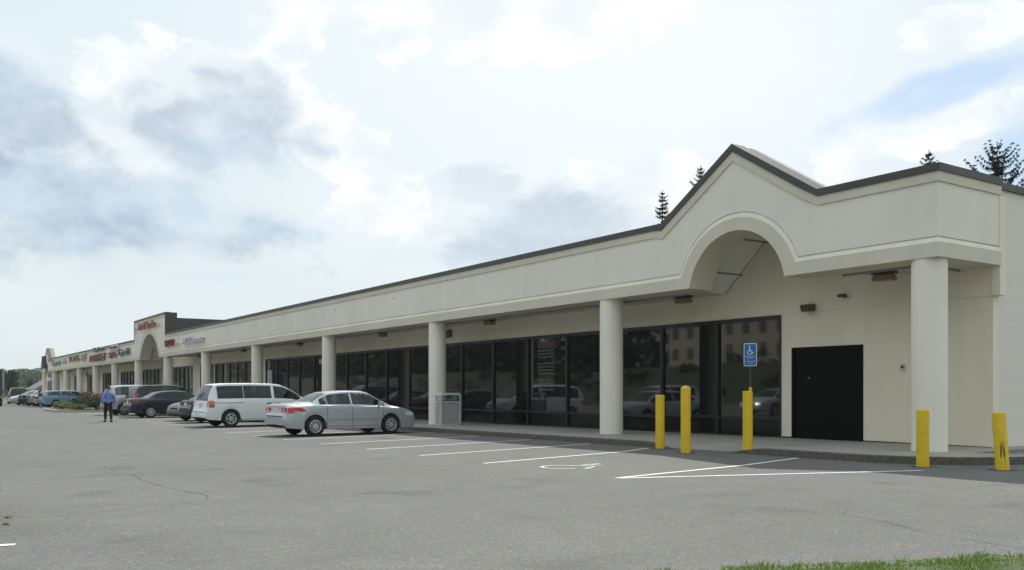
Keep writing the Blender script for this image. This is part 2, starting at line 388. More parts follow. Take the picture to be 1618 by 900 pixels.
# painted lines
def ribbon(name, pts, w, m, off=.005, zf=lot, wob=0.0, kind='structure'):
    P = []
    for (a, b) in zip(pts[:-1], pts[1:]):
        a = Vector(a); b = Vector(b); n = max(1, int((b-a).length/.3))
        P += [a.lerp(b, i/n) for i in range(n)]
    P.append(Vector(pts[-1])); g = MB(); L, Rr = [], []
    for i, p in enumerate(P):
        d = (P[min(i+1, len(P)-1)]-P[max(i-1, 0)]).normalized(); nrm = Vector((-d.y, d.x))
        ww = w*(1+wob*random.uniform(-1, 1))/2
        for s_, arr in ((1, L), (-1, Rr)):
            q = p+nrm*ww*s_; arr.append((q.x, q.y, zf(q.x)+off))
    g.add(L+Rr, [(i, i+1, len(P)+i+1, len(P)+i) for i in range(len(P)-1)])
    return tag(g.build(name, m), kind=kind)
SD = Vector((-.222, .975))                      # stall direction
def stall_line(x, y0=9.66, ln=6.25): ribbon('stall_line', [(x, y0), (x+SD.x*ln, y0+SD.y*ln)], .095, 'white_line', wob=.08)
for x in (-17.98, -20.82, -23.81, -26.84, -29.85): stall_line(x)
for k in range(12): stall_line(-32.75-2.93*k)
for k in range(22): stall_line(-80.5-2.93*k)
ribbon('stall_line', [(-15.2, 9.62), (-16.29, 14.3), (-16.95, 15.7)], .10, 'white_line', wob=.08)
ribbon('stall_line', [(-11.25, 9.72), (-11.82, 13.49), (-12.44, 15.85)], .10, 'white_line', wob=.08)
ribbon('stall_line', [(-11.2, 9.75), (-9.13, 15.1)], .10, 'white_line', wob=.08)
for k in range(10): ribbon('stall_line', [(-9.52-2.93*k, .85), (-9.52-2.93*k-.8, -4.2)], .10, 'white_line')
# wheelchair symbol painted in the first bay (head towards the shops)
def thick(name, polys, w, m, org, ux, uy, off=.006):
    g = MB()
    for pl in polys:
        P = [org+ux*a+uy*b for a, b in pl]; L, Rr = [], []
        for i, p in enumerate(P):
            d = (P[min(i+1, len(P)-1)]-P[max(i-1, 0)]).normalized(); n = Vector((-d.y, d.x))*w/2
            L.append((p.x+n.x, p.y+n.y, lot(p.x)+off)); Rr.append((p.x-n.x, p.y-n.y, lot(p.x)+off))
        g.add(L+Rr, [(i, i+1, len(P)+i+1, len(P)+i) for i in range(len(P)-1)])
    return tag(g.build(name, m), kind='structure')
MT['symbol_paint'] = mat('worn_symbol_paint', (.66, .66, .63), .85, var=.35, vscale=20)
arc = [(.40*math.cos(a), .38*math.sin(a)) for a in np.linspace(math.radians(75), math.radians(345), 22)]
thick('wheelchair_marking', [arc, [(.02, 1.15), (.05, .48)], [(.05, .54), (.38, .52), (.54, .02), (.68, .06)], [(.05, .82), (.32, .80)]],
      .07, 'symbol_paint', Vector((-13.55, 10.35)), Vector((.97, .22)), Vector((-.222, .975)))
# cracks in the asphalt
def crack(pts, w=.012, n=14, amp=.05, seed=1):
    R = random.Random(seed); Q = []
    for a, b in zip(pts[:-1], pts[1:]):
        a = Vector(a); b = Vector(b); d = (b-a); nn = Vector((-d.y, d.x)).normalized(); k = max(2, int(d.length*3))
        for i in range(k): Q.append(tuple(a.lerp(b, i/k)+nn*R.uniform(-amp, amp)))
    Q.append(tuple(pts[-1])); random.seed(seed)
    ribbon('asphalt_crack', Q, w, 'cracktar', .0045, wob=.7)
MT['cracktar'] = mat('crack_tar', (.075, .073, .068), .9, var=.3)
def gp(px, py):                                  # a point of the lot seen at this pixel of the photograph's 1618 x 900 frame
    z = 0.0
    for _ in range(20):
        D = (EYE-z)*1413/(py-616.4); u = px-809; x = (-math.cos(HEAD)*1413+math.sin(HEAD)*u)*D/1413; y = (math.sin(HEAD)*1413+math.cos(HEAD)*u)*D/1413; z = lot(x)
    return (x, y)
crack([gp(*p) for p in ((168, 741), (205, 750), (240, 764), (300, 778), (322, 783), (328, 790))], .009, seed=2)
crack([gp(*p) for p in ((50, 818), (130, 812), (240, 799), (330, 791), (430, 787), (560, 781), (760, 772))], .010, amp=.03, seed=3)
crack([gp(*p) for p in ((1322, 789), (1345, 795), (1349, 804), (1330, 811))], .006, amp=.015, seed=4)
crack([gp(*p) for p in ((1330, 812), (1396, 824), (1440, 836), (1480, 843), (1560, 858), (1618, 868))], .006, amp=.02, seed=5)
crack([gp(*p) for p in ((700, 762), (780, 759), (900, 752))], .008, amp=.02, seed=6)

# ------------------------------------------------------------------ walkway and kerb
g = MB(); kb = MB()
def front_y(x):
    if x <= -11.2: return 16.0
    t = min(1.0, (x+11.2)/2.45); return 18.45-2.45*math.sqrt(max(0, 1-t*t))
wx = sorted(set([-159.0, -31.0]+[-159+4*i for i in range(1, 35)]+[-20+.25*i for i in range(36)]+[-11.2+2.45*math.sin(a) for a in np.linspace(0, PI/2, 16)]))
def ramp(x):
    return max(0.0, min(1.0, (x+17.3)/.7))*max(0.0, min(1.0, (-13.6-x)/1.0)) if -17.3 < x < -13.6 else 0.0
for a, c in zip(wx[:-1], wx[1:]):
    ya, yc = front_y(a), front_y(c); za, zc = lot(a)+.15*(1-ramp(a)*.93), lot(c)+.15*(1-ramp(c)*.93)
    ma, mc = max(ya+.2, 17.3), max(yc+.2, 17.3)
    g.quad((a, ya+.15, za), (c, yc+.15, zc), (c, mc, walkz(c)), (a, ma, walkz(a)))
    g.quad((a, ma, walkz(a)), (c, mc, walkz(c)), (c, 21.5, walkz(c)), (a, 21.5, walkz(a)))
    kb.quad((a, ya, lot(a)-.05), (c, yc, lot(c)-.05), (c, yc+.012, zc-.012), (a, ya+.012, za-.012))
    kb.quad((a, ya+.012, za-.012), (c, yc+.012, zc-.012), (c, yc+.03, zc+.002), (a, ya+.03, za+.002))
    kb.quad((a, ya+.03, za+.002), (c, yc+.03, zc+.002), (c, yc+.15, zc+.002), (a, ya+.15, za+.002))
g.quad((-10.0, 18.45, walkz(-10)), (-8.9, 18.45, walkz(-8.9)), (-8.9, 40, walkz(-8.9)), (-10.0, 40, walkz(-10)))
g.quad((-11.5, 21.5, walkz(-11.5)), (-10, 21.5, walkz(-10)), (-10, 40, walkz(-10)), (-11.5, 40, walkz(-11.5)))
kb.quad((-8.75, 18.45, 0), (-8.75, 40, 0), (-8.76, 40, walkz(-8.75)), (-8.76, 18.45, walkz(-8.75)))
kb.quad((-8.76, 18.45, walkz(-8.75)), (-8.76, 40, walkz(-8.75)), (-8.9, 40, walkz(-8.75)), (-8.9, 18.45, walkz(-8.75)))
tag(g.build('walkway', 'walk'), kind='structure'); tag(kb.build('kerb', 'kerb'), kind='structure')
wj = MB()
for x in np.arange(-158, -12, 3.0): wj.box(x-.006, x+.006, 17.32, 20.3, walkz(x)+.001, walkz(x)+.004)
tag(wj.build('walkway_joints', 'kerb'), kind='structure')
ribbon('yellow_marking', [(-19.6, 17.32), (-17.2, 17.33), (-14.9, 17.33), (-14.2, 17.9)], .10, 'yellow_line', .006, walkz, .3)

# ------------------------------------------------------------------ the building
B = tag(empty('shopping_strip', (-84, 20.35, 0)), 'long low cream shopping strip with round columns, arched gable and dark glazed storefronts', 'building')
BO = B.location.copy()
def bpart(mb, name, m, parent=None, smooth=None):
    off = BO if parent is None else BO
    mb.v = [(x-off.x, y-off.y, z-off.z) for x, y, z in mb.v]
    return mb.build(name, m, parent or B, smooth)
YF, YW, XE, XF = 17.82, 20.35, -10.42, -157.9
COLX = [x*18.2/18.1 for x in [-10.80, -21.19]+[-32.13-11.36*k for k in range(12)]]
ARCH = [(-15.99, 1.60, 1.35, 1.915, 1.37), (-83.4, 3.75, 2.15, 4.25, 2.32), (-152.3, 1.60, 1.35, 1.915, 1.37)]
def seg(dx_, hw, rise):                                       # height of a round-topped arch above its spring
    if abs(dx_) >= hw: return None
    r = (hw*hw+rise*rise)/(2*rise); return math.sqrt(max(0, r*r-dx_*dx_))-(r-rise)
def top_of(x):
    for c in (-16.05, -152.3):
        if abs(x-c) < 2.63: return 6.30+1.67*(1-abs(x-c)/2.63), 1.2
    if -89.5 < x < -77.4: return 8.05, 1.0
    return 6.30, 1.0
def layers(x):
    z0, z1, z2 = 4.35, 4.66, 4.755
    for c, hi, ri, ho, ro in ARCH:
        a = seg(x-c, hi, ri); b = seg(x-c, ho, ro); d = seg(x-c, ho+.10, ro+.11)
        if a is not None: z0 = 4.35+a
        if b is not None: z1 = max(z1, 4.66+b)
        if d is not None: z2 = max(z2, 4.66+d)
    z2 = max(z2, z1+.095)
    t, k = top_of(x); return z0, z1, z2, t-.37*k, t-.165*k, t
fx = set([XE, XF, -77.401, -77.399, -89.501, -89.499, -18.68, -16.05, -13.42, -154.93, -152.3, -149.67])
for c, hi, ri, ho, ro in ARCH:
    for w in (hi, ho, ho+.10):
        for a in np.linspace(-1, 1, 57): fx.add(round(c+w*math.sin(a*PI/2), 4))
fx |= set(float(x) for x in range(-157, -11, 6))
fx = sorted(x for x in fx if XF <= x <= XE)
path = [((x, YF), (0, -1)) for x in fx[:-1]]+[((XE, YF), (1, -1))]+[((XE, y), (1, 0)) for y in (18.5, 19.5, YW-.02)]
path = [((XF, YW), (-1, 0)), ((XF, YF), (-1, -1))]+path[1:]
def skin(name, rows, m, pth=path, smooth=None):
    g = MB(); n = len(rows(0))
    vs = []
    for (p, nr) in pth:
        for (z, pr) in rows(p[0]): vs.append((p[0]+nr[0]*pr, p[1]+nr[1]*pr, z))
    g.add(vs, [(i*n+j, (i+1)*n+j, (i+1)*n+j+1, i*n+j+1) for i in range(len(pth)-1) for j in range(n-1)])
    return bpart(g, name, m, smooth=smooth)
skin('lower_band', lambda x: (lambda l: [(l[0], -.9), (l[0], 0), (l[1], 0)])(layers(x)), 'tan', smooth=30)
skin('fascia', lambda x: (lambda l: [(l[1], 0), (l[2], -.04), (l[2], -.075), (l[2]+.035, -.075), (l[2]+.035, -.04), (l[3]+.02, -.04)])(layers(x)), 'stucco')
skin('upper_trim', lambda x: (lambda l: [(l[3], -.06), (l[3], 0), (l[4]+.02, 0)])(layers(x)), 'tan')
skin('coping', lambda x: (lambda l: [(l[4], -.01), (l[4], .035), (l[5], .03), (l[5]+.012, -.42), (l[5]-.05, -.42)])(layers(x)), 'coping')
skin('parapet_back', lambda x: (lambda l: [(l[5]-.02, -.40), (l[5]-.02, -.62), (l[5]-.04, -.62), (l[5]-.04, -.68), (l[5]-.01, -.68), (l[5]-.01, -.95), (4.3 if l[5] < 6.4 else 5.9, -.95)])(layers(x)), 'parapet')
# raised block of roof behind the middle parapet
g = MB(); g.box(-89.4, -77.42, 18.75, 32, 5.9, 7.6); g.box(-77.44, -77.38, 17.86, 18.76, 6.32, 8.0)
bpart(g, 'raised_roof', 'roofdark')
g = MB(); g.quad((XF+.5, 18.76, 6.0), (XE-.5, 18.76, 6.0), (XE-.5, 36, 6.0), (XF+.5, 36, 6.0)); bpart(g, 'roof', 'parapet')
# soffit with the vaulted bays behind the arches
g = MB()
vaults = [(-15.99, 2.5, 6.65), (-83.4, 4.6, 7.3), (-152.3, 2.5, 6.65)]
cuts = [XE]+[v for c, h, t in vaults for v in (c+h, c-h)]+[XF]
for a, b in zip(cuts[::2], cuts[1::2]): g.quad((b, 18.7, 4.42), (a, 18.7, 4.42), (a, YW, 4.42), (b, YW, 4.42))
MT['vault'] = grid_mat('vault_tiles', (.80, .79, .74), (.26, .25, .24), .93, 1.25, .03, (0, 1), (.25, -.22))
for c, h, t in vaults:
    va = MB()
    for s in (-1, 1): va.quad((c+s*h, 18.6, 4.42), (c, 18.6, t), (c, YW+.2, t), (c+s*h, YW+.2, 4.42))
    bpart(va, 'vault_ceiling', 'vault')
bpart(g, 'soffit', 'soffit')

# storefront openings: (x_left, x_right, lights, glass material)
BAYS = [(-59.9, -16.52)]
openings = []                                            # x0, x1, z0, z1
g = MB()
def wallbox(x0, x1, z0, z1, y0=YW, y1=YW+.25): g.box(x0, x1, y0, y1, z0, z1)
WT = 3.67
segs = [(-59.9, -16.52), (-71.9, -60.6), (-76.2, -72.3), (-87.6, -78.6), (-98.0, -89.6), (-109.4, -101.0), (-120.6, -112.6), (-132.0, -124.4), (-143.2, -136.0), (-153.5, -147.4)]
xs_prev = -16.52
wallbox(XF, -10.62, WT, 5.9)
for c_, h_, t_ in ((-15.99, 2.5, 6.65), (-83.4, 4.6, 7.3), (-152.3, 2.5, 6.65)):
    hw_ = h_*(t_-5.9)/(t_-4.42)+.05
    g.add([(c_-hw_, YW, 5.9), (c_+hw_, YW, 5.9), (c_, YW, t_+.02)], [(0, 1, 2)])
wallbox(-13.95, -10.62, -.1, WT); wallbox(-16.52, -16.15, -.1, WT); wallbox(-16.15, -13.95, 2.71, WT)
ss = sorted(segs, reverse=True)
for a, b in zip(ss[:-1], ss[1:]): wallbox(b[1], a[0], -.1, WT)
wallbox(XF, ss[-1][0], -.1, WT)
bpart(g, 'facade_wall', 'wall')
g = MB(); g.box(-157.8, -10.63, YW-.025, YW-.001, 3.69, 4.5); 
for c, h, t in vaults:
    g.add([(c-h, YW-.002, 4.5), (c+h, YW-.002, 4.5), (c, YW-.002, t-.05)], [(0, 1, 2)])
g.box(-10.629, -10.435, YW-.06, YW+.22, 3.69, 5.9)
bpart(g, 'upper_wall_panel', 'wall')
g = MB(); g.box(-10.9, -10.62, YW+.25, 36, -.1, 6.12); bpart(g, 'end_wall', 'block')
g = MB(); g.box(-10.95, -10.55, YW+.0, 36, 6.12, 6.28); bpart(g, 'end_coping', 'coping')
g = MB(); g.box(XF+.2, XF+.5, YW+.25, 36, -.1, 6.1); g.box(XF+.3, XE-.5, 35.8, 36, -.1, 6.1); bpart(g, 'rear_wall', 'block')
for a, b in ((-13.94, -10.63), (-16.5, -16.17)): g = MB(); g.box(a, b, YW-.006, YW-.001, walkz(-13)-.02, walkz(-13)+.025); bpart(g, 'wall_base_joint', 'black')

def storefront(x0, x1, n, gm='glass', zb=None, kick=.52, doors=(), top=WT):
    zb = walkz((x0+x1)/2)-.02 if zb is None else zb
    f = MB(); w = (x1-x0)/n; y0, y1 = YW-.015, YW+.10
    f.box(x0, x1, y0, y1, top-.11, top-.004); f.box(x0, x1, y0, y1, zb, zb+.07)
    for i in range(n+1):
        x = x0+w*i; a = .055
        f.box(max(x0, x-a), min(x1, x+a), y0-.012, y1, zb+.002, top-.006)
    for i in range(n):
        if i not in doors: f.box(x0+w*i+.055, x0+w*(i+1)-.055, y0, y1, zb+kick, zb+kick+.075)
        else: f.box(x0+w*i+.055, x0+w*(i+1)-.055, y0, y1, zb+2.1, zb+2.17); f.box(x0+w*i+.055, x0+w*i+.13, y0+.01, y1, zb+.05, zb+2.12); f.box(x0+w*i+w-.13, x0+w*i+w-.055, y0+.01, y1, zb+.05, zb+2.12)
    fr = bpart(f, 'storefront_window', 'frame')
    for i in range(n):
        p = MB(); a, b = x0+w*i+.05, x0+w*(i+1)-.05
        zz = zb+.05 if i in doors else zb+kick+.05
        # each pane hangs a hair out of true, as real glazing does
        t1, t2 = random.uniform(-.004, .004), random.uniform(-.004, .004)
        y = YW+.045
        p.box(a, b, y, y+.012, zz, top-.06)
        p.v = [(vx, vy+t1*(vx-a)+t2*(vz-zz), vz) for vx, vy, vz in p.v]
        bpart(p, 'pane', gm, fr)
        fr.children[-1].location = (0, 0, 0)
        if i not in doors: kk = MB(); kk.box(a, b, YW+.04, YW+.05, zb+.05, zb+kick+.02); bpart(kk, 'lower_panel', 'kick', fr); fr.children[-1].location = (0, 0, 0)
    return fr
mul = [-16.52, -18.93, -21.31, -23.85, -26.38, -28.88, -31.36, -33.92]
# one storefront per bay between column lines, all glazed in about 2.45 m lights
storefront(-21.31, -16.52, 2)
storefront(-33.92, -21.32, 5)
storefront(-43.9, -33.93, 4)
storefront(-53.6, -43.91, 4)
storefront(-59.9, -53.61, 3)
storefront(-66.2, -60.6, 3, 'glasslit', doors=(1,))
storefront(-71.9, -66.21, 3, 'glass')
storefront(-76.2, -72.3, 2, 'glass', doors=(0,))
storefront(-87.6, -78.6, 6, 'glasslit', doors=(2, 3))
storefront(-98.0, -89.6, 5, 'glass', doors=(2,))
storefront(-109.4, -101.0, 5, 'glasslit', doors=(1,))
storefront(-120.6, -112.6, 5, 'glass', doors=(2,))
storefront(-132.0, -124.4, 5, 'glasslit', doors=(3,))
storefront(-143.2, -136.0, 4, 'glass', doors=(1,))
storefront(-153.5, -147.4, 4, 'glasslit', doors=(2,))
# black double door
g = MB(); z = walkz(-15)+.0
g.box(-16.15, -15.055, YW+.03, YW+.07, z, 2.70); g.box(-15.045, -13.95, YW+.03, YW+.07, z, 2.70)
dr = bpart(g, 'double_door', 'door')
f = MB(); f.box(-16.17, -16.09, YW-.012, YW+.05, z, 2.73); f.box(-14.01, -13.93, YW-.012, YW+.05, z, 2.73); f.box(-16.09, -14.01, YW-.012, YW+.05, 2.65, 2.73)
bpart(f, 'door_frame', 'door', dr)
f = MB(); f.lathe([(.028, 0), (.028, .02), (.02, .03)], 12, tf=Matrix.Translation((-15.62, YW+.03, 1.88)) @ Matrix.Rotation(PI/2, 4, 'X')); bpart(f, 'door_lock', 'chrome', dr)
# columns
for cx in COLX:
    g = MB(); z = walkz(cx); r = .36
    prof = [(r+.004, z-.05), (r, z+.12), (r, 4.30), (r-.012, 4.43)]
    g.lathe(prof, 48, tf=Matrix.Translation((cx, 18.2, 0))); bpart(g, 'column', 'column', smooth=35)
# screw holes left by a former sign
for x, zz in ((-44.9, 5.5), (-42.1, 5.55), (-35.6, 5.55)):
    g = MB(); g.box(x-.02, x+.02, YF+.035, YF+.045, zz, zz+.09); bpart(g, 'sign_hole', 'black')

# ------------------------------------------------------------------ lights and boxes on the building
ORD = ['first', 'second', 'third', 'fourth', 'fifth', 'sixth', 'seventh', 'eighth', 'ninth', 'tenth', 'eleventh', 'twelfth', 'thirteenth', 'fourteenth']
lx = [-12.85, -19.6, -30.5, -40.3, -51.6]+[-62.3-11.36*k for k in range(9)]
lt = None
for i, x in enumerate(lx):
    lab = 'boxy bronze canopy light, %s from the right under the long soffit' % ORD[i]
    if lt is None:
        lt = empty('canopy_light', (x, 19.6, 4.42))
        g = MB(); g.box(-.27, .27, -.16, .16, -.055, 0); g.box(-.19, .19, -.12, .12, -.09, -.05); g.build('housing', 'lamp', lt)
        g = MB(); g.box(-.24, .24, -.15, .15, -.215, -.09); g.build('lens', 'lens', lt, bevel=.012)
        o = lt; base_children = list(lt.children)
    else:
        o = lt.copy(); C.objects.link(o); o.location = (x, 19.6, 4.42)
        for ch in base_children: c = ch.copy(); C.objects.link(c); c.parent = o
    tag(o, lab, 'canopy light', 'lights under the canopy')
t = tag(empty('flood_light', (-15.5, YW-.03, 3.80)), 'small bronze flood light on the wall above the black double door', 'wall light')
g = MB(); g.box(-.07, .07, -.03, .0, -.07, .07); g.build('backplate', 'lamp', t)
g = MB(); g.add([(-.15, -.02, .08), (.15, -.02, .08), (.15, -.30, .06), (-.15, -.30, .06), (-.15, -.02, -.09), (.15, -.02, -.09), (.15, -.24, -.12), (-.15, -.24, -.12)],
    [(0, 1, 2, 3), (7, 6, 5, 4), (0, 4, 5, 1), (1, 5, 6, 2), (2, 6, 7, 3), (3, 7, 4, 0)]); g.build('hood', 'lamp', t, bevel=.01)
g = MB(); g.box(-.12, .12, -.255, -.06, -.128, -.122); g.build('lens', 'lens', t)
t = tag(empty('security_camera', (-14.42, YW-.03, 4.0)), 'tiny dark security camera on the wall right of the flood light', 'camera')
g = MB(); g.box(-.03, .03, -.10, 0, -.03, .03); g.build('bracket', 'lamp', t)
g = MB(); g.box(-.13, .08, -.17, -.09, -.02, .06); g.lathe([(.02, 0), (.035, .03)], 10, tf=Matrix.Translation((-.13, -.13, .02)) @ Matrix.Rotation(-PI/2, 4, 'Y')); g.build('camera_body', 'lamp', t)
t = tag(empty('key_box', (-12.82, YW-.004, 2.12)), 'small grey key switch box on the cream wall beside the black door', 'key switch')
g = MB(); g.box(-.055, .055, -.04, 0, -.09, .09); g.build('box', 'binframe', t, bevel=.006)
g = MB(); g.lathe([(.038, 0), (.03, .015)], 16, tf=Matrix.Translation((0, -.04, .0)) @ Matrix.Rotation(PI/2, 4, 'X')); g.build('keyhole', 'black', t)
t = tag(empty('wall_speaker', (-34.9, YW-.03, 4.1)), 'square dark grille box high on the wall behind the third column', 'speaker')
g = MB(); g.box(-.17, .17, -.14, 0, -.17, .17); g.build('housing', 'lamp', t, bevel=.01)
g = MB(); [g.box(-.14, .14, -.148, -.14, -.13+.05*i, -.105+.05*i) for i in range(6)]; g.build('grille', 'lens', t)

# ------------------------------------------------------------------ lettering
def text_mesh(s, size, ext, bevel=0.0):
    cu = bpy.data.curves.new('t', 'FONT'); cu.body = s; cu.size = size; cu.extrude = ext; cu.align_x = 'CENTER'; cu.align_y = 'CENTER'; cu.resolution_u = 3
    cu.bevel_depth = bevel; cu.bevel_resolution = 0
    o = bpy.data.objects.new('t', cu); C.objects.link(o); bpy.context.view_layer.update()
    dg = bpy.context.evaluated_depsgraph_get(); me = bpy.data.meshes.new_from_object(o.evaluated_get(dg)); bpy.data.objects.remove(o); bpy.data.curves.remove(cu)
    return me
def text_obj(name, s, size, ext, m, parent, loc, width=None, rot=(PI/2, 0, 0), bevel=0.0):
    me = text_mesh(s, size, ext, bevel); me.name = name
    co = np.array([v.co[:] for v in me.vertices])
    mn, mx = co.min(0), co.max(0); sx = (width/(mx[0]-mn[0])) if width else 1
    cx, cy = (mn[0]+mx[0])/2, (mn[1]+mx[1])/2
    for v in me.vertices: v.co.x = (v.co.x-cx)*sx; v.co.y -= cy
    me.materials.clear(); me.materials.append(MT[m] if isinstance(m, str) else m)
    o = bpy.data.objects.new(name, me); C.objects.link(o); o.parent = parent; o.location = loc; o.rotation_euler = rot
    return o
def cm(n, c): MT[n] = mat(n, c, .4, .5); return n
cm('s_orange', (.36, .10, .05)); cm('s_red', (.24, .025, .03)); cm('s_white', (.66, .64, .68)); cm('s_brown', (.22, .05, .03)); cm('s_teal', (.06, .13, .16))
cm('s_green', (.05, .13, .11)); cm('s_pink', (.50, .36, .33)); cm('s_blue', (.26, .34, .38)); cm('s_olive', (.17, .16, .06)); cm('s_black', (.02, .02, .03)); cm('s_gold', (.5, .35, .10))
def shop_sign(x0, x1, z, h, s, m, label, sub=None, subm=None, ext=.06, y=YF):
    t = tag(empty('shop_sign', ((x0+x1)/2, y-.005, z)), label, 'shop sign')
    w = abs(x1-x0)
    text_obj('lettering', s, h*1.15, ext, m, t, (0, -ext-.06, 0), w*.94)
    g = MB(); g.box(-w/2, w/2, -.05, .04, -.05, .05); g.build('raceway', 'tan', t)
    if sub: text_obj('small_lettering', sub, h*.4, .03, subm, t, (w/2+.7, -.05, -h*.25), 1.2)
    return t
shop_sign(-87.4, -80.4, 7.35, .82, 'Art & Samba', 's_orange', 'orange and white letter sign on the raised parapet above the large arch', 'cafe', 's_white')
t = tag(empty('number_plaque', (-88.9, YF+.035, 7.15)), 'small blue number plaque at the left edge of the raised parapet', 'plaque')
g = MB(); g.box(-.28, .28, -.03, 0, -.28, .28); g.build('panel', 's_blue', t)
shop_sign(-77.0, -74.0, 5.38, .66, 'SUPER CUTS', 's_red', 'dark red letter sign just right of the raised parapet', '123', 's_white')
shop_sign(-71.3, -65.6, 5.32, .60, 'RITZ Cleaners', 's_white', 'white letter sign over the second storefront right of the large arch', '', None)
shop_sign(-113.6, -102.9, 5.18, 1.0, 'MARKET', 's_brown', 'big brown red letter sign left of the large arch', None)
shop_sign(-111.0, -104.0, 6.12, .62, 'Salon', 's_teal', 'teal script sign directly above the big brown red letters', None)
shop_sign(-101.6, -97.4, 5.2, .75, 'SPA', 's_red', 'short red sign between the brown red letters and the green sign', None)
shop_sign(-96.6, -91.0, 5.3, .85, 'Grill', 's_green', 'green and black letter sign nearest the large arch on its left side', None)
t = shop_sign(-101.0, -97.0, 5.95, .32, 'Realty', 's_red', 'small red and white sign above the short red one', None)
g = MB(); g.box(-2.3, 2.3, -.09, -.05, -.26, .26); g.build('white_panel', 's_white', t)
shop_sign(-119.2, -115.6, 5.5, 1.1, 'P&T', 's_pink', 'pale pink sign with a white peak left of the brown red letters', None)
shop_sign(-129.8, -121.0, 5.55, .95, 'TOYS', 's_olive', 'olive yellow letter sign in the left third of the strip', None)
shop_sign(-134.6, -131.6, 5.5, 1.0, 'A', 's_pink', 'salmon coloured emblem left of the olive yellow letters', None)
shop_sign(-145.0, -136.4, 5.35, .75, 'DENTIST', 's_blue', 'pale blue letter sign near the far end of the strip', None)
shop_sign(-149.5, -144.0, 6.0, .6, 'Pizza', 's_gold', 'small gold sign above the pale blue letters near the far gable', None)
t = tag(empty('gable_sign', (-153.5, YF-.02, 5.6)), 'black and green triangular sign on the farthest gable', 'sign')
g = MB(); g.add([(-1.6, -.5, -.7), (1.6, -.5, -.7), (0, -.5, 1.2), (-1.6, .02, -.7), (1.6, .02, -.7), (0, .02, 1.2)], [(0, 1, 2), (5, 4, 3), (0, 3, 4, 1), (1, 4, 5, 2), (2, 5, 3, 0)]); g.build('panel', 's_black', t)
g = MB(); g.add([(-.9, -.52, -.5), (.9, -.52, -.5), (0, -.52, .7)], [(0, 1, 2)]); g.build('emblem', 's_green', t)
t = tag(empty('hanging_sign', (-123.6, 19.0, 3.55)), 'small red sign hanging under the canopy between the far columns', 'sign')
g = MB(); g.box(-.7, .7, -.06, .06, -.3, .3); g.build('panel', 's_red', t); g = MB(); [g.box(a-.02, a+.02, -.02, .02, .3, .86) for a in (-.5, .5)]; g.build('hanger', 'post', t)
# papers in the shop windows
def poster(name, x, z0, z1, w, m, label, cat='poster'):
    g = MB(); g.box(-w/2, w/2, -.006, 0, 0, z1-z0); o = g.build(name, m, None, loc=(x, YW+.03, z0)); return tag(o, label, cat)
poster('window_poster', -59.2, 1.2, 2.9, .95, 'greyshirt', 'pale sheet taped inside the glass left of the fourth column')
poster('window_poster', -50.25, 3.1, 3.4, .5, 's_gold', 'small yellow notice at the top of the glass beside the fourth column')
poster('window_poster', -63.4, 1.35, 2.05, .55, mat('violet_paper', (.20, .17, .50), .6), 'violet sheet low in the window beside the fifth column')
o = MB(); o.add([(-.28, 0, 0), (.28, 0, 0), (0, 0, .62), (-.28, -.006, 0), (.28, -.006, 0), (0, -.006, .62)], [(0, 1, 2), (5, 4, 3), (0, 3, 4, 1), (1, 4, 5, 2), (2, 5, 3, 0)])
tag(o.build('window_poster', mat('orange_paper', (.55, .12, .03), .6), loc=(-63.4, YW+.03, 2.2)), 'orange triangle stuck to the glass above the violet sheet', 'poster')
t = tag(empty('directory_decal', (-27.7, YW+.035, 0)), 'faded tenant list with white text rows stuck to the dark glass', 'decal')
g = MB(); g.box(-.55, .55, -.004, 0, 3.18, 3.42); g.build('header', mat('faded_orange', (.10, .045, .02), .5), t)
R = random.Random(9); MT['faded_white'] = mat('faded_white', (.13, .13, .14), .5)
for i in range(13):
    zz = 3.05-i*.125
    if i in (3, 8): continue
    g = MB()
    x = -.52
    while x < .5:
        w = R.uniform(.05, .16); g.box(x, min(.52, x+w), -.004, 0, zz, zz+.055); x += w+.03
    g.build('text_row', MT['faded_white'], t)

# ------------------------------------------------------------------ bollards, sign, bin
def bollard(px, py_, h, label, cap='flat', lean=(0, 0), r=.115):
    x, y = gp(px, py_); y += .10; x -= .06
    t = tag(empty('bollard', (x, y, lot(x)-.02)), label, 'bollard', 'yellow bollards along the kerb')
    g = MB(); n = 8 if False else 28
    prof = [(r, 0), (r, h-.015), (r-.015, h)] if cap == 'flat' else [(r, 0), (r, h-.07), (r-.012, h-.055)]
    g.lathe(prof, n); post = g.build('post', 'yellow', t, smooth=35)
    if cap == 'dome':
        g = MB(); g.lathe([(r+.002, h-.075), (r+.002, h-.06), (r*.55, h-.015), (.02, h)], 10); g.build('cap', 'yellowpale', t)
    g = MB(); R = random.Random(int(px)); pts = []
    for k in range(22):
        a = 2*PI*k/22; rr = r+R.uniform(.05, .17); pts.append((rr*math.cos(a), rr*math.sin(a), .026))
    g.add(pts, [tuple(range(22))]); g.build('asphalt_collar', 'cracktar', t)
    post.rotation_euler = (lean[0], lean[1], 0)
    return t, h
MT['yellowpale'] = mat('pale_yellow_cap', (.72, .52, .13), .5, var=.15, vscale=20)
bollard(1041, 709, 1.38, 'shortest looking yellow bollard of the left trio, at the end of a white line')
bollard(1081.5, 716, 1.60, 'tall yellow bollard with a domed cap', 'dome')
t3, _ = bollard(1180, 715, 1.47, 'yellow bollard carrying the blue accessible parking sign')
bollard(1458, 738, 1.10, 'yellow bollard in front of the corner column')
t5, _ = bollard(1585, 743, 1.06, 'leaning scraped yellow bollard at the far right', lean=(0, math.radians(-4)))
g = MB(); R = random.Random(5)
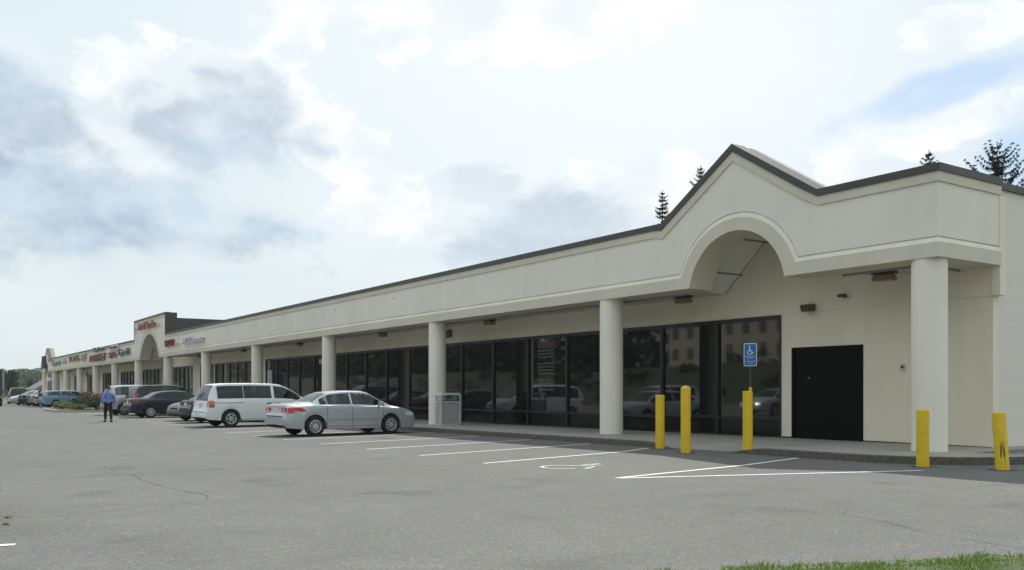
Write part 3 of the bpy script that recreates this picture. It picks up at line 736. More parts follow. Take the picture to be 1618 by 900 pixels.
for k in range(16):                                 # black scrapes on the camera side of the leaning post
    a = math.radians(-58+R.uniform(-16, 22)); z0 = R.uniform(.38, .62); w = .035+R.random()*.05; L = R.uniform(.10, .34); n = 5; dr = R.uniform(-.12, .30)
    vs = []
    for j in range(n+1):
        aa = a+dr*j/n; zz = z0-L*j/n; ww = w*(1-abs(2*j/n-1)**2*.8)
        for s_ in (-ww/2, ww/2): vs.append((.1165*math.cos(aa+s_), .1165*math.sin(aa+s_), zz))
    g.add(vs, [(2*j, 2*j+1, 2*j+3, 2*j+2) for j in range(n)])
sc = g.build('scrape_marks', 'scuff', t5); sc.rotation_euler = (0, math.radians(-4), 0)
# sign on its post behind the third bollard
t = tag(empty('accessible_parking_sign', (t3.location.x-.045, t3.location.y+.145, lot(-14)-.02)), 'blue accessible parking sign on a thin post rising from a yellow bollard', 'sign')
rz = math.radians(35); t.rotation_euler = (0, 0, rz)
g = MB(); g.tube([(0, 0, 0), (0, 0, 1.56)], .034, 14); g.build('sleeve', 'yellow', t, smooth=35)
g = MB(); g.box(-.018, .018, -.012, .012, 1.5, 2.62); g.build('post', 'post', t)
def rrect(w, h, r, z0, y, n=5):
    P = []
    for cx, cz, a0 in ((w/2-r, h-r, 0), (-w/2+r, h-r, PI/2), (-w/2+r, r, PI), (w/2-r, r, 3*PI/2)):
        for i in range(n+1): a = a0+PI/2*i/n; P.append((cx+r*math.cos(a), y, z0+cz+r*math.sin(a)))
    return P
def plate(w, h, r, z0, y0, y1):
    a = rrect(w, h, r, z0, y0); b = rrect(w, h, r, z0, y1); n = len(a); g = MB()
    g.add(a+b, [tuple(range(n)), tuple(range(2*n-1, n-1, -1))]+[(i, n+i, n+(i+1) % n, (i+1) % n) for i in range(n)]); return g
pl = plate(.30, .54, .035, 2.06, -.020, -.014).build('panel', 'signwhite', t)
plate(.272, .512, .028, 2.074, -.0225, -.0185).build('blue_face', 'signblue', pl)
g = MB()
def arcr(g, cx, cz, r, a0, a1, w, y=-.0245, n=14):
    vs = []
    for i in range(n+1):
        a = a0+(a1-a0)*i/n
        for rr in (r-w/2, r+w/2): vs.append((cx+rr*math.cos(a), y, cz+rr*math.sin(a)))
    g.add(vs, [(2*i, 2*i+1, 2*i+3, 2*i+2) for i in range(n)])
def bar(g, a, b, w, y=-.0245):
    a = Vector((a[0], a[1])); b = Vector((b[0], b[1])); d = (b-a).normalized(); n = Vector((-d.y, d.x))*w/2
    g.add([(a.x-n.x, y, a.y-n.y), (b.x-n.x, y, b.y-n.y), (b.x+n.x, y, b.y+n.y), (a.x+n.x, y, a.y+n.y)], [(0, 1, 2, 3)])
arcr(g, -.012, 2.385, .05, math.radians(110), math.radians(365), .013); bar(g, (-.018, 2.50), (-.014, 2.415), .016); bar(g, (-.014, 2.42), (.032, 2.415), .014); bar(g, (.032, 2.418), (.055, 2.36), .014); bar(g, (.05, 2.362), (.078, 2.372), .013); bar(g, (-.016, 2.46), (.022, 2.455), .012)
arcr(g, -.018, 2.525, .009, 0, 2*PI, .018)
g.build('wheelchair_symbol', 'signwhite', pl)
for s, zz, sz in (('RESERVED PARKING', 2.29, .03), ('PERMIT', 2.25, .024), ('SPECIAL PLATE', 2.175, .026), ('REQUIRED', 2.13, .026)):
    text_obj('lettering', s, sz, .0006, 'signwhite', pl, (0, -.0245, zz), .22 if len(s) > 8 else .13)
# small blue sign on the seventh column
t = tag(empty('accessible_parking_sign', (-77.9, 17.55, 1.9)), 'small blue parking sign fixed to the column right of the large arch', 'sign')
g = MB(); g.box(-.16, .16, -.03, 0, 0, .55); g.build('panel', 'signblue', t)

# bin
t = tag(empty('litter_bin', (-31.5, 18.25, walkz(-31.5))), 'square grey panelled litter bin with open hood beside the third column', 'litter bin')
g = MB(); g.box(-.19, .19, -.42, .42, .05, .93); g.build('body_panels', 'bin', t)
g = MB(); g.box(-.22, .22, -.45, .45, 0, .055)
for sx in (-1, 1):
    for sy in (-1, 1): g.box(sx*.21-.025, sx*.21+.025, sy*.44-.03, sy*.44+.03, .05, 1.22)
g.box(-.225, .225, -.455, .455, .90, .965); g.build('frame', 'binframe', t, bevel=.006)
g = MB(); g.add([(-.24, -.47, 1.20), (.24, -.47, 1.20), (.24, .47, 1.20), (-.24, .47, 1.20), (-.2, -.43, 1.30), (.2, -.43, 1.30), (.2, .43, 1.30), (-.2, .43, 1.30)],
    [(3, 2, 1, 0), (4, 5, 6, 7), (0, 1, 5, 4), (1, 2, 6, 5), (2, 3, 7, 6), (3, 0, 4, 7)]); g.build('hood', 'binframe', t, bevel=.01)
g = MB(); g.box(-.15, .15, -.38, .38, .88, .99); g.build('liner', 'rimdark', t)

# ------------------------------------------------------------------ vehicles
PAINT = {}; CS = 1.06
def lined(m):
    t = m.node_tree; lk = t.links; b = t.nodes['Principled BSDF']; o = t.nodes['Material Output']; g = t.nodes.new('ShaderNodeNewGeometry')
    d = t.nodes.new('ShaderNodeBsdfDiffuse'); d.inputs[0].default_value = (.09, .09, .09, 1); mx = t.nodes.new('ShaderNodeMixShader')
    lk.new(g.outputs['Backfacing'], mx.inputs[0]); lk.new(b.outputs[0], mx.inputs[1]); lk.new(d.outputs[0], mx.inputs[2]); lk.new(mx.outputs[0], o.inputs['Surface']); return m
def paint(name, c, metal=.0, rough=.28):
    if name not in PAINT: PAINT[name] = lined(mat('paint_'+name, c, rough, .5, metal=metal, coat=.15))
    return PAINT[name]
KINDS = {
 'sedan': dict(L=4.80, W=1.79, wb=(1.02, 3.74), R=.315, tumble=.38,
   top=[(0, .56), (.015, .66), (.05, .70), (.075, .80), (.095, .97), (.15, 1.02), (.5, 1.045), (.94, 1.065), (1.03, 1.125), (1.22, 1.24), (1.45, 1.355), (1.62, 1.395), (1.95, 1.43), (2.35, 1.45), (2.80, 1.435), (3.02, 1.385), (3.25, 1.25), (3.55, 1.085), (3.78, .965), (4.1, .91), (4.4, .845), (4.6, .775), (4.70, .69), (4.77, .56), (4.8, .48)],
   belt=[(0, .9), (1.0, .985), (2.0, .955), (3.5, .915), (4.8, .80)],
   bot=[(0, .36), (.1, .27), (.6, .22), (2, .21), (4.2, .2), (4.65, .22), (4.8, .32)],
   plan=[(0, .86), (.03, .90), (.10, .94), (.3, .968), (.7, .988), (1.5, 1), (3.3, 1), (4.1, .975), (4.5, .93), (4.68, .86), (4.8, .74)],
   sides=[(1.18, 1.42), (1.45, 2.27), (2.34, 3.52)], ws=(3.02, 3.72), rw=(.98, 1.50), seams=[1.42, 2.30, 3.42]),
 'minivan': dict(L=5.10, W=1.95, wb=(1.02, 4.09), R=.335, tumble=.24,
   top=[(0, .42), (.012, .58), (.05, .64), (.10, .75), (.14, .98), (.20, 1.25), (.30, 1.50), (.40, 1.66), (.55, 1.72), (.9, 1.745), (2, 1.76), (2.8, 1.745), (3.2, 1.70), (3.5, 1.58), (3.9, 1.33), (4.3, 1.09), (4.55, .99), (4.8, .88), (4.95, .76), (5.05, .62), (5.1, .48)],
   belt=[(0, .98), (.3, 1.06), (2, 1.075), (3.6, 1.06), (4.3, .99), (5.1, .85)],
   bot=[(0, .38), (.15, .30), (.6, .26), (4.5, .24), (5.1, .32)],
   plan=[(0, .80), (.05, .87), (.15, .93), (.35, .965), (.8, .99), (1.5, 1), (3.8, 1), (4.4, .96), (4.8, .88), (5.0, .78), (5.1, .66)],
   sides=[(.50, 1.55), (1.57, 2.72), (2.84, 3.98)], ws=(3.30, 4.32), rw=(.155, .42), seams=[2.78, 3.95]),
 'suv': dict(L=4.70, W=1.86, wb=(.92, 3.60), R=.36, tumble=.24,
   top=[(0, .45), (.012, .66), (.05, .72), (.10, .85), (.14, 1.1), (.22, 1.38), (.34, 1.62), (.5, 1.72), (.9, 1.77), (2.0, 1.79), (2.6, 1.77), (2.85, 1.70), (3.1, 1.52), (3.45, 1.26), (3.7, 1.12), (4.2, 1.06), (4.5, .97), (4.62, .82), (4.7, .6)],
   belt=[(0, 1.1), (.3, 1.13), (3.3, 1.09), (4.7, 1.0)],
   bot=[(0, .45), (.15, .36), (4.2, .34), (4.7, .45)],
   plan=[(0, .82), (.05, .89), (.15, .94), (.4, .98), (1.2, 1), (3.6, 1), (4.2, .96), (4.5, .88), (4.7, .74)],
   sides=[(.42, 1.22), (1.30, 2.13), (2.20, 3.10)], ws=(2.80, 3.66), rw=(.15, .40), seams=[1.26, 2.17, 3.1]),
 'wagon': dict(L=4.75, W=1.76, wb=(1.05, 3.72), R=.31, tumble=.26,
   top=[(0, .42), (.012, .60), (.05, .64), (.10, .75), (.14, .95), (.24, 1.15), (.40, 1.36), (.55, 1.42), (1.2, 1.45), (2.4, 1.455), (2.85, 1.42), (3.1, 1.30), (3.4, 1.08), (3.55, .98), (4.2, .92), (4.6, .85), (4.7, .72), (4.75, .5)],
   belt=[(0, .93), (.3, .95), (3.3, .92), (4.75, .86)],
   bot=[(0, .36), (.15, .26), (4.3, .22), (4.75, .32)],
   plan=[(0, .84), (.05, .9), (.15, .95), (.4, .985), (1.2, 1), (3.6, 1), (4.3, .95), (4.6, .88), (4.75, .76)],
   sides=[(.42, 1.42), (1.49, 2.34), (2.40, 3.28)], ws=(2.90, 3.52), rw=(.15, .42), seams=[1.45, 2.37, 3.2]),
}
def car(kind, name, pname, pos, head, label, cat, group=None, glass='carglass', detail=True, lamp='sedan', plate_on=True, sports=1.0):
    K_ = KINDS[kind]; L, W, Rw = K_['L'], K_['W'], K_['R']
    P = PAINT[pname]
    def ip(t, x): a = K_[t]; return float(np.interp(x, [q[0] for q in a], [q[1] for q in a]))
    def bottom(x):
        z = ip('bot', x)
        for wx_ in K_['wb']:
            ra = Rw+.065; d = x-wx_
            if abs(d) < ra: z = max(z, Rw+math.sqrt(ra*ra-d*d)-.015)
        return z
    def section(x):
        zt = ip('top', x); zb = min(bottom(x), zt-.03); zbl = min(ip('belt', x), zt-.035); zbl = max(zbl, zb+.01); w = W/2*ip('plan', x); gh = zt-zbl
        floor = max(ip('bot', x)+.02, zb-0.0)
        yb = w*.955; s = min(1, gh/.25)
        yr = max(.1, yb-K_['tumble']*gh-.02-.05*s)
        H_ = zbl-zb; g2 = gh-.035
        z7 = zbl+.008
        def ln(t): return (yb-.012+(yr-yb+.012)*t, z7+(g2-.012)*t)
        return [(0, floor), (w*.88, zb), (w*.968, zb+.012), (w*.995, zb+H_*.22), (w, zb+H_*.45), (w*.992, zb+H_*.72), (w*.975, zb+H_*.92), (yb, zbl),
                ln(0), ln(.10), ln(.90), ln(1), (yr*.90, zt-.010-.012*s), (yr*.72, zt-.004), (yr*.4, zt), (0, zt+.004)]
    NR = 16
    st = set(np.linspace(0, L, 44).tolist()) | set(q[0] for q in K_['top']) | set(q[0] for q in K_['plan'])
    for wx_ in K_['wb']:
        for a in np.linspace(-1, 1, 19): st.add(wx_+(Rw+.065)*math.sin(a*PI/2))
    for a, b in K_['sides']: st |= {a, b}
    st |= set(K_['ws']) | set(K_['rw'])
    st = sorted(st); st2 = [st[0]]
    for x in st[1:]:
        if x-st2[-1] > .004: st2.append(x)
    st = st2; S = [section(x) for x in st]; n = len(st)
    root = tag(empty(name, (pos[0], pos[1], lot(pos[0])), head), label, cat, group); root.scale = (CS, CS, CS)
    def lx_(x): return x-L/2
    body = MB(); sidegl = {}; wsg = MB(); rwg = MB()
    def V(i, j, sgn): y, z = S[i][j]; return (lx_(st[i]), y*sgn, z)
    for sgn in (-1, 1):
        for i in range(n-1):
            xm = (st[i]+st[i+1])/2
            for j in range(NR-1):
                q = [V(i, j, sgn), V(i+1, j, sgn), V(i+1, j+1, sgn), V(i, j+1, sgn)]
                tgt = None
                if j == 9:
                    for k, (a, b) in enumerate(K_['sides']):
                        if a <= xm <= b: tgt = sidegl.setdefault((k, sgn), MB())
                if j >= 12:
                    if K_['ws'][0] < xm < K_['ws'][1]: tgt = wsg
                    if K_['rw'][0] < xm < K_['rw'][1]: tgt = rwg
                if tgt is not None: tgt.add(q, [(0, 1, 2, 3)])
                else: body.add(q, [(0, 1, 2, 3)], 1 if j == 0 else 0)
    for i in (0, n-1):
        ring = [V(i, j, 1) for j in range(NR)]+[V(i, j, -1) for j in range(NR-2, 0, -1)]
        body.add(ring, [tuple(range(len(ring)))], 0)
    bo = body.build('body', [P, 'under'], root, smooth=28)
    for (k, sgn), mb in sorted(sidegl.items()): mb.build('side_window', glass, root, smooth=30)
    wsg.build('windscreen', glass, root, smooth=30); rwg.build('rear_window', glass if kind != 'sedan' else 'carglass2', root, smooth=30)
    def side_y(x, z):
        s = section(x)[1:12]
        for (y0, z0), (y1, z1) in zip(s[:-1], s[1:]):
            if z0 <= z <= z1 and z1 > z0: return y0+(y1-y0)*(z-z0)/(z1-z0)
        return s[0][0] if z < s[0][1] else s[-1][0]
    def rear_x(z):
        a = K_['top']
        for (x0, z0), (x1, z1) in zip(a[:-1], a[1:]):
            if z0 <= z <= z1: return x0+(x1-x0)*(z-z0)/(z1-z0)
        return 0.0
    def front_x(z):
        a = K_['top'][::-1]
        for (x0, z0), (x1, z1) in zip(a[:-1], a[1:]):
            if z0 <= z <= z1: return x0+(x1-x0)*(z-z0)/(z1-z0)
        return L
    def patch(cols, sgn, off=.006, nz=4):
        g = MB(); vs = []
        for x, z0, z1 in cols:
            for k in range(nz+1):
                z = z0+(z1-z0)*k/nz; vs.append((lx_(x), sgn*(side_y(x, z)+off), z))
        m_ = nz+1
        g.add(vs, [(i*m_+k, (i+1)*m_+k, (i+1)*m_+k+1, i*m_+k+1) for i in range(len(cols)-1) for k in range(nz)]); return g
    for sgn in (-1, 1):
        g = MB()
        if detail:
            for xs_ in K_['seams']:
                p = patch([(xs_-.006, bottom(xs_)+.06, ip('belt', xs_)-.005), (xs_+.006, bottom(xs_)+.06, ip('belt', xs_)-.005)], sgn, .0025, 8); g.add(p.v, p.f)
            zs = .34
            p = patch([(x, .30, .312) for x in np.linspace(K_['wb'][0]+.45, K_['wb'][1]-.45, 8)], sgn, .0025, 1); g.add(p.v, p.f)
            if kind == 'minivan':
                p = patch([(x, .955, .975) for x in np.linspace(.36, 1.55, 6)], sgn, .003, 1); g.add(p.v, p.f)
            else:
                p = patch([(x, .508, .516) for x in np.linspace(K_['wb'][0]+.48, K_['wb'][1]-.48, 8)], sgn, .008, 1); g.add(p.v, p.f)
        if g.v: g.build('door_seams', 'under', bo)
        if detail:
            for xs_ in (K_['seams'][1:] if kind != 'minivan' else (2.72, 3.1)):
                xh = xs_-.52 if kind != 'minivan' else xs_-.12
                zh = ip('belt', xh)-(.13 if kind != 'suv' else .12); y = side_y(xh, zh)
                h_ = MB(); h_.box(lx_(xh-.1), lx_(xh+.1), min(sgn*(y-.005), sgn*(y+.022)), max(sgn*(y-.005), sgn*(y+.022)), zh-.018, zh+.018); h_.build('door_handle', 'black' if kind == 'minivan' else P, root, bevel=.006)
            xm = K_['sides'][-1][1]-.22; zm = ip('belt', xm)+.06; y = side_y(xm, zm)
            m_ = MB(); m_.add([], []); m_.box(lx_(xm-.07), lx_(xm+.07), min(sgn*(y+.05), sgn*(y+.22)), max(sgn*(y+.05), sgn*(y+.22)), zm-.03, zm+.10); m_.box(lx_(xm-.02), lx_(xm+.03), min(sgn*(y-.03), sgn*(y+.06)), max(sgn*(y-.03), sgn*(y+.06)), zm-.02, zm+.03)
            m_.build('wing_mirror', 'black' if kind == 'minivan' else P, root, bevel=.015)
        # tail lamps wrap round the corner
        if kind == 'sedan':
            cols = [(.10, .76, .88), (.16, .755, .915), (.30, .765, .92), (.38, .78, .90), (.45, .80, .85)] if lamp != 'sedan' else [(.10, .74, .90), (.16, .735, .925), (.30, .745, .94), (.46, .78, .92), (.60, .79, .89), (.70, .80, .825)]
            tl = patch(cols, sgn, .008); m_lamp = 'red'
            zz = (.76, .90); yy = (.42, .80)
        elif kind == 'minivan':
            cols = [(.15, .80, 1.04), (.22, .78, 1.06), (.32, .78, 1.05), (.36, .80, 1.0)]; tl = patch(cols, sgn, .010); m_lamp = 'red'; zz = (.80, 1.04); yy = (.78, .87)
        elif kind == 'wagon':
            cols = [(.12, .66, .90), (.18, .66, .92), (.24, .66, .92)]; tl = patch(cols, sgn, .008); m_lamp = 'red'; zz = (.68, .9); yy = (.60, .80)
        else:
            cols = [(.14, .95, 1.30), (.20, .93, 1.32), (.30, .93, 1.30)]; tl = patch(cols, sgn, .010); m_lamp = 'red'; zz = (.95, 1.28); yy = (.72, .86)
        vs = []
        for k in range(4):
            z = zz[0]+(zz[1]-zz[0])*k/3
            for q in range(3):
                f_ = q/2; yv = yy[0]+(yy[1]-yy[0])*f_; yv = min(yv, W/2*ip('plan', rear_x(z))*.985)
                vs.append((lx_(rear_x(z)-.012), sgn*yv, z))
        tl.add(vs, [(k*3+q, k*3+q+1, k*3+q+4, k*3+q+3) for k in range(3) for q in range(2)])
        tlo = tl.build('tail_light', 'reddark' if (lamp != 'sedan' and kind == 'sedan') else m_lamp, root)
        if kind == 'minivan':
            g = patch([(.17, .93, 1.03), (.25, .91, 1.04), (.33, .92, 1.01)], sgn, .014, 2); g.build('turn_signal', 'amber', tlo)
        if kind == 'sedan' and lamp == 'sedan':
            g = MB(); x = rear_x(.83)-.018; g.lathe([(.052, 0), (.045, .006)], 18, tf=Matrix.Translation((lx_(x), sgn*.62, .83)) @ Matrix.Rotation(-PI/2, 4, 'Y')); g.build('reverse_lamp', 'clear', tlo)
            g = patch([(.30, .768, .792), (.42, .782, .80), (.50, .795, .81)], sgn, .012, 1); g.build('clear_strip', 'clear', tlo)
        # headlamps
        zc = .66 if kind in ('sedan', 'wagon') else (.78 if kind == 'minivan' else .86)
        cols = [(L-.50, zc-.02, zc+.06), (L-.36, zc-.06, zc+.07), (L-.24, zc-.065, zc+.06), (L-.15, zc-.065, zc+.02)]
        hl = patch(cols, sgn, .010)
        hl.add([(lx_(front_x(zc-.06)+.012), sgn*.40, zc-.06), (lx_(front_x(zc-.06)-.03), sgn*.66, zc-.06), (lx_(front_x(zc+.05)-.03), sgn*.66, zc+.05), (lx_(front_x(zc+.05)+.012), sgn*.40, zc+.05)], [(0, 1, 2, 3)])
        hl.build('headlight', 'clear', root)
    # number plate, bumper line, grille
    if plate_on:
        z = {'sedan': .84, 'minivan': .86, 'suv': .95, 'wagon': .78}[kind]; x = rear_x(z)-.02
        g = MB(); g.box(lx_(x), lx_(x+.02), -.16, .16, z-.08, z+.08); g.build('number_plate', 'plate', root)
    g = MB(); zc = .58 if kind == 'sedan' else .7; g.box(lx_(front_x(zc)-.02), lx_(front_x(zc)+.012), -.34, .34, zc-.05, zc+.05); g.build('grille', 'under', root)
    g = MB(); zb_ = {'sedan': .64, 'minivan': .60, 'suv': .68, 'wagon': .60}[kind]
    for z in (zb_,): g.box(lx_(rear_x(z)-.012), lx_(rear_x(z)+.03), -W*.36, W*.36, z-.012, z+.012)
    g.build('bumper_seam', 'under' if kind != 'wagon' else 'black', bo)
    if kind == 'minivan':
        g = MB(); g.box(lx_(rear_x(1.3)-.03), lx_(rear_x(1.3)), .15, .45, 1.20, 1.22); g.tube([(lx_(rear_x(1.18)-.03), .30, 1.18), (lx_(rear_x(1.38)-.04), -.12, 1.38)], .012, 5); g.build('rear_wiper', 'black', root)
    # cabin: floor pan, seats, dashboard, steering wheel
    fl = MB(); x0, x1 = K_['sides'][0][0]-.1, K_['ws'][1]-.15; zb_i = ip('belt', 2.2)
    fl.box(lx_(x0), lx_(x1), -W*.43, W*.43, .30, .46); fl.box(lx_(K_['ws'][1]-.75), lx_(K_['ws'][1]-.28), -W*.42, W*.42, .46, zb_i-.03)
    if kind == 'sedan': fl.box(lx_(.75), lx_(1.30), -W*.40, W*.40, .46, zb_i+.0)
    fl.build('cabin_floor', 'cabin', root)
    rows_ = [(K_['sides'][-1][0]+.30, (-.36, .36)), (K_['sides'][-2][0]+.35, (-.36, .36))]
    if kind in ('minivan', 'suv', 'wagon'): rows_.append((K_['sides'][0][0]+.4, (-.36, .36)) if kind == 'minivan' else rows_.pop())
    for xr, ys_ in rows_:
        for yv in ys_:
            g = MB(); g.box(lx_(xr), lx_(xr+.5), yv-.24, yv+.24, .46, .64); T = Matrix.Translation((lx_(xr+.04), yv, .60)) @ Matrix.Rotation(math.radians(-14), 4, 'Y')
            g.box(-.08, .08, -.23, .23, 0, .52, tf=T); g.box(-.05, .05, -.12, .12, .55, .72, tf=T); g.build('seat', 'seatcloth', root, bevel=.03)
    sw = MB(); T = Matrix.Translation((lx_(K_['ws'][1]-.85), .36, zb_i-.02)) @ Matrix.Rotation(math.radians(-65), 4, 'Y')
    ring = [T @ Vector((.18*math.cos(a), .18*math.sin(a), 0)) for a in np.linspace(0, 2*PI, 17)]; sw.tube(ring, .014, 6); sw.build('steering_wheel', 'black', root)
    # wheels
    for wx_ in K_['wb']:
        for sgn in (-1, 1):
            yw = W/2-.115
            T = Matrix.Translation((lx_(wx_), sgn*yw, Rw)) @ Matrix.Rotation(-sgn*PI/2, 4, 'X')
            g = MB(); r = Rw
            g.lathe([(r*.62, -.10), (r*.93, -.10), (r*.985, -.085), (r, -.06), (r, .06), (r*.985, .085), (r*.93, .10), (r*.66, .10), (r*.64, .07)], 40, tf=T)
            w_ = g.build('wheel', 'tyre', root, smooth=35)
            g = MB(); rr = r*.655
            g.lathe([(rr, .065), (rr, .098), (rr-.012, .104), (rr-.035, .098), (rr-.04, .092)], 40, 0, T, cap=False)
            g.lathe([(.0, .086), (rr-.03, .086), (rr-.03, .0861)][1:], 40, 1, T)
            ns_ = 10 if kind == 'sedan' else 6
            for k in range(ns_):
                a = 2*PI*k/ns_; Rm = T @ Matrix.Rotation(a, 4, 'Z'); wd = .018 if ns_ == 10 else .030
                g.add([Rm @ Vector(v) for v in ((.03, -wd*1.4, .106), (rr-.03, -wd*.75, .098), (rr-.03, wd*.75, .098), (.03, wd*1.4, .106), (.03, -wd*1.4, .09), (rr-.03, -wd*.75, .09), (rr-.03, wd*.75, .09), (.03, wd*1.4, .09))],
                      [(0, 1, 2, 3), (0, 4, 5, 1), (1, 5, 6, 2), (2, 6, 7, 3)], 0)
            g.lathe([(.075, .088), (.072, .110), (.03, .116)], 20, 0, T)
            g.build('rim', ['rim', 'rimdark'], w_, smooth=None)
    return root
paint('silver', (.46, .48, .505), .42, .31); paint('white', (.74, .75, .74)); paint('navy', (.007, .014, .030), .1); paint('forest', (.008, .012, .014), .1)
paint('grey', (.10, .11, .12), .4); paint('darkgreen', (.012, .020, .020), .1); paint('pearl', (.50, .53, .54), .3); paint('skyblue', (.16, .29, .40), .3)
paint('black', (.010, .010, .012)); paint('beige', (.36, .34, .28), .3); paint('charcoal', (.04, .045, .05), .3); paint('maroon', (.10, .02, .02), .2)
HS = math.atan2(SD.y, SD.x)
def park(kind, name, pname, contact, label, cat='car', dh=0.0, **k):
    h = HS+dh; f = Vector((math.cos(h), math.sin(h))); l = Vector((-f.y, f.x)); K_ = KINDS[kind]
    c = Vector(contact)+l*(K_['W']/2-.06)*CS+f*(K_['L']/2-K_['wb'][0])*CS
    return car(kind, name, pname, (c.x, c.y), h, label, cat, 'cars parked nose in along the shops', **k)
park('sedan', 'sedan', 'silver', (-28.45, 11.35), 'silver four door sedan, nearest car on the right of the parked row', glass='carglass3', dh=math.radians(-9.5))
park('minivan', 'minivan', 'white', (-37.8, 11.35), 'white minivan with tinted side windows beside the silver sedan', 'minivan', dh=math.radians(-9.5))
park('sedan', 'sedan', 'forest', (-43.1, 12.1), 'very dark green sedan half hidden by the white minivan', dh=math.radians(-9), lamp='plain')
c_ = Vector((-47.3, 13.6)); car('sedan', 'sedan', 'grey', (c_.x, c_.y), HS+PI, 'grey sedan parked nose out between the two dark sedans', 'car', 'cars parked nose in along the shops')
bpy.data.objects['sedan.002']['group'] = 'cars parked along the shops'
park('sedan', 'sedan', 'navy', (-52.9, 11.4), 'dark navy blue sedan left of the grey one', dh=math.radians(-9), lamp='plain')
park('suv', 'sport_utility', 'darkgreen', (-56.9, 12.2), 'dark green sport utility with red tail lamps behind the navy sedan', 'suv', dh=math.radians(-6))
park('suv', 'sport_utility', 'pearl', (-59.6, 11.3), 'pale silver sport utility beside the walking man', 'suv', glass='carglass2', dh=math.radians(-7))
park('wagon', 'station_wagon', 'skyblue', (-90.2, 11.3), 'light blue station wagon behind the planted island', 'station wagon', glass='carglass2')
park('sedan', 'sedan', 'beige', (-94.3, 11.0), 'pale beige sedan just left of the blue station wagon', lamp='plain')
park('sedan', 'sedan', 'black', (-97.8, 11.0), 'black sedan third left of the planted island', lamp='plain')
park('sedan', 'sedan', 'charcoal', (-101.0, 10.8), 'charcoal sedan with red tail lamps fourth left of the island', lamp='plain')
car('sedan', 'sedan', 'pearl', (-108.0, 11.6), HS+PI, 'pale grey sedan parked nose out at the far left of the row', 'car', 'cars parked along the shops')
car('minivan', 'minivan', 'charcoal', (-119, 10.9), PI*.98, 'long dark minivan parked sideways behind the far cars', 'minivan')
car('sedan', 'sedan', 'silver', (-11.80, -1.70), PI/2+.02, 'silver sedan whose bumper just enters the left edge of the photo', 'car')
for o in list(C.objects):
    if o.parent is None and o.get('group') == 'cars parked nose in along the shops': o['group'] = 'cars parked along the shops'
# cars across the lot that only the shop glass shows
car('minivan', 'minivan', 'white', (-44, -1.6), PI/2, 'white minivan on the camera side of the lot, seen only mirrored in the shop glass', 'minivan', detail=False)
car('sedan', 'sedan', 'pearl', (-35, -1.8), PI/2, 'pale sedan on the camera side of the lot, seen only mirrored in the shop glass', 'car', detail=False)

# box truck at the left edge
t = tag(empty('box_truck', (-101.6, 6.62, 0)), 'tall dark box truck with grey rear frame at the left edge of the photo', 'truck')
g = MB(); g.box(-3.4, 3.3, -1.2, 1.2, .95, 3.55); g.build('cargo_box', 'navytruck' if False else PAINT['charcoal'], t)
MT['truckframe'] = mat('grey_truck_frame', (.30, .32, .34), .5)
g = MB(); g.box(3.3, 3.42, -1.24, -1.08, .9, 3.6); g.box(3.3, 3.42, 1.08, 1.24, .9, 3.6); g.box(3.3, 3.42, -1.24, 1.24, 3.5, 3.62); g.box(3.3, 3.42, -1.24, 1.24, .85, .99); g.build('rear_frame', 'truckframe', t)
g = MB(); g.box(3.0, 3.5, -1.1, 1.1, .45, .6); g.box(-3.4, 3.2, -.5, .5, .6, .95); g.build('chassis', 'under', t)
for s in (-1, 1): g = MB(); g.box(3.42, 3.45, s*1.16-.07, s*1.16+.07, 1.3, 1.6); g.build('tail_light', 'red', t)
g = MB(); g.add([(-5.6, y, z) for y in (-1.05, 1.05) for z in (.5, 1.3)]+[(-4.7, y, 2.3) for y in (-1.0, 1.0)]+[(-3.5, y, z) for y in (-1.05, 1.05) for z in (.5, 2.4)],
  [(0, 1, 3, 2), (1, 4, 5, 3), (4, 7, 9, 5), (6, 8, 9, 7), (0, 6, 7, 4, 1), (2, 3, 5, 9, 8), (0, 2, 8, 6)]); g.build('cab', PAINT['charcoal'], t)
for x in (2.2, -4.6):
    for s in (-1, 1):
        T = Matrix.Translation((x, s*1.0, .45)) @ Matrix.Rotation(-s*PI/2, 4, 'X'); g = MB()
        g.lathe([(.25, -.12), (.43, -.12), (.45, -.08), (.45, .08), (.43, .12), (.25, .12)], 32, tf=T); w_ = g.build('wheel', 'tyre', t, smooth=35)
        g = MB(); g.lathe([(.24, .08), (.2, .125), (.08, .10)], 20, tf=T); g.build('rim', 'truckframe', w_)

# ------------------------------------------------------------------ people
def skinned(name, nodes, edges, radii, m, parent, sub=1, root=0):
    me = bpy.data.meshes.new(name); me.from_pydata([tuple(p) for p in nodes], edges, [])
    o = bpy.data.objects.new(name, me); C.objects.link(o)
    md = o.modifiers.new('s', 'SKIN'); md.use_smooth_shade = True
    sv = me.skin_vertices[0].data
    for i, r in enumerate(radii): sv[i].radius = (r, r) if not isinstance(r, tuple) else r
    for i in range(len(nodes)): sv[i].use_root = (i == root)
    o.modifiers.new('d', 'SUBSURF').levels = sub; o.modifiers[-1].render_levels = sub
    bpy.context.view_layer.update(); dg = bpy.context.evaluated_depsgraph_get()
    m2 = bpy.data.meshes.new_from_object(o.evaluated_get(dg)); bpy.data.objects.remove(o); m2.name = name
    m2.materials.clear(); m2.materials.append(MT[m])
    m2.polygons.foreach_set('use_smooth', [True]*len(m2.polygons))
    o = bpy.data.objects.new(name, m2); C.objects.link(o); o.parent = parent; return o
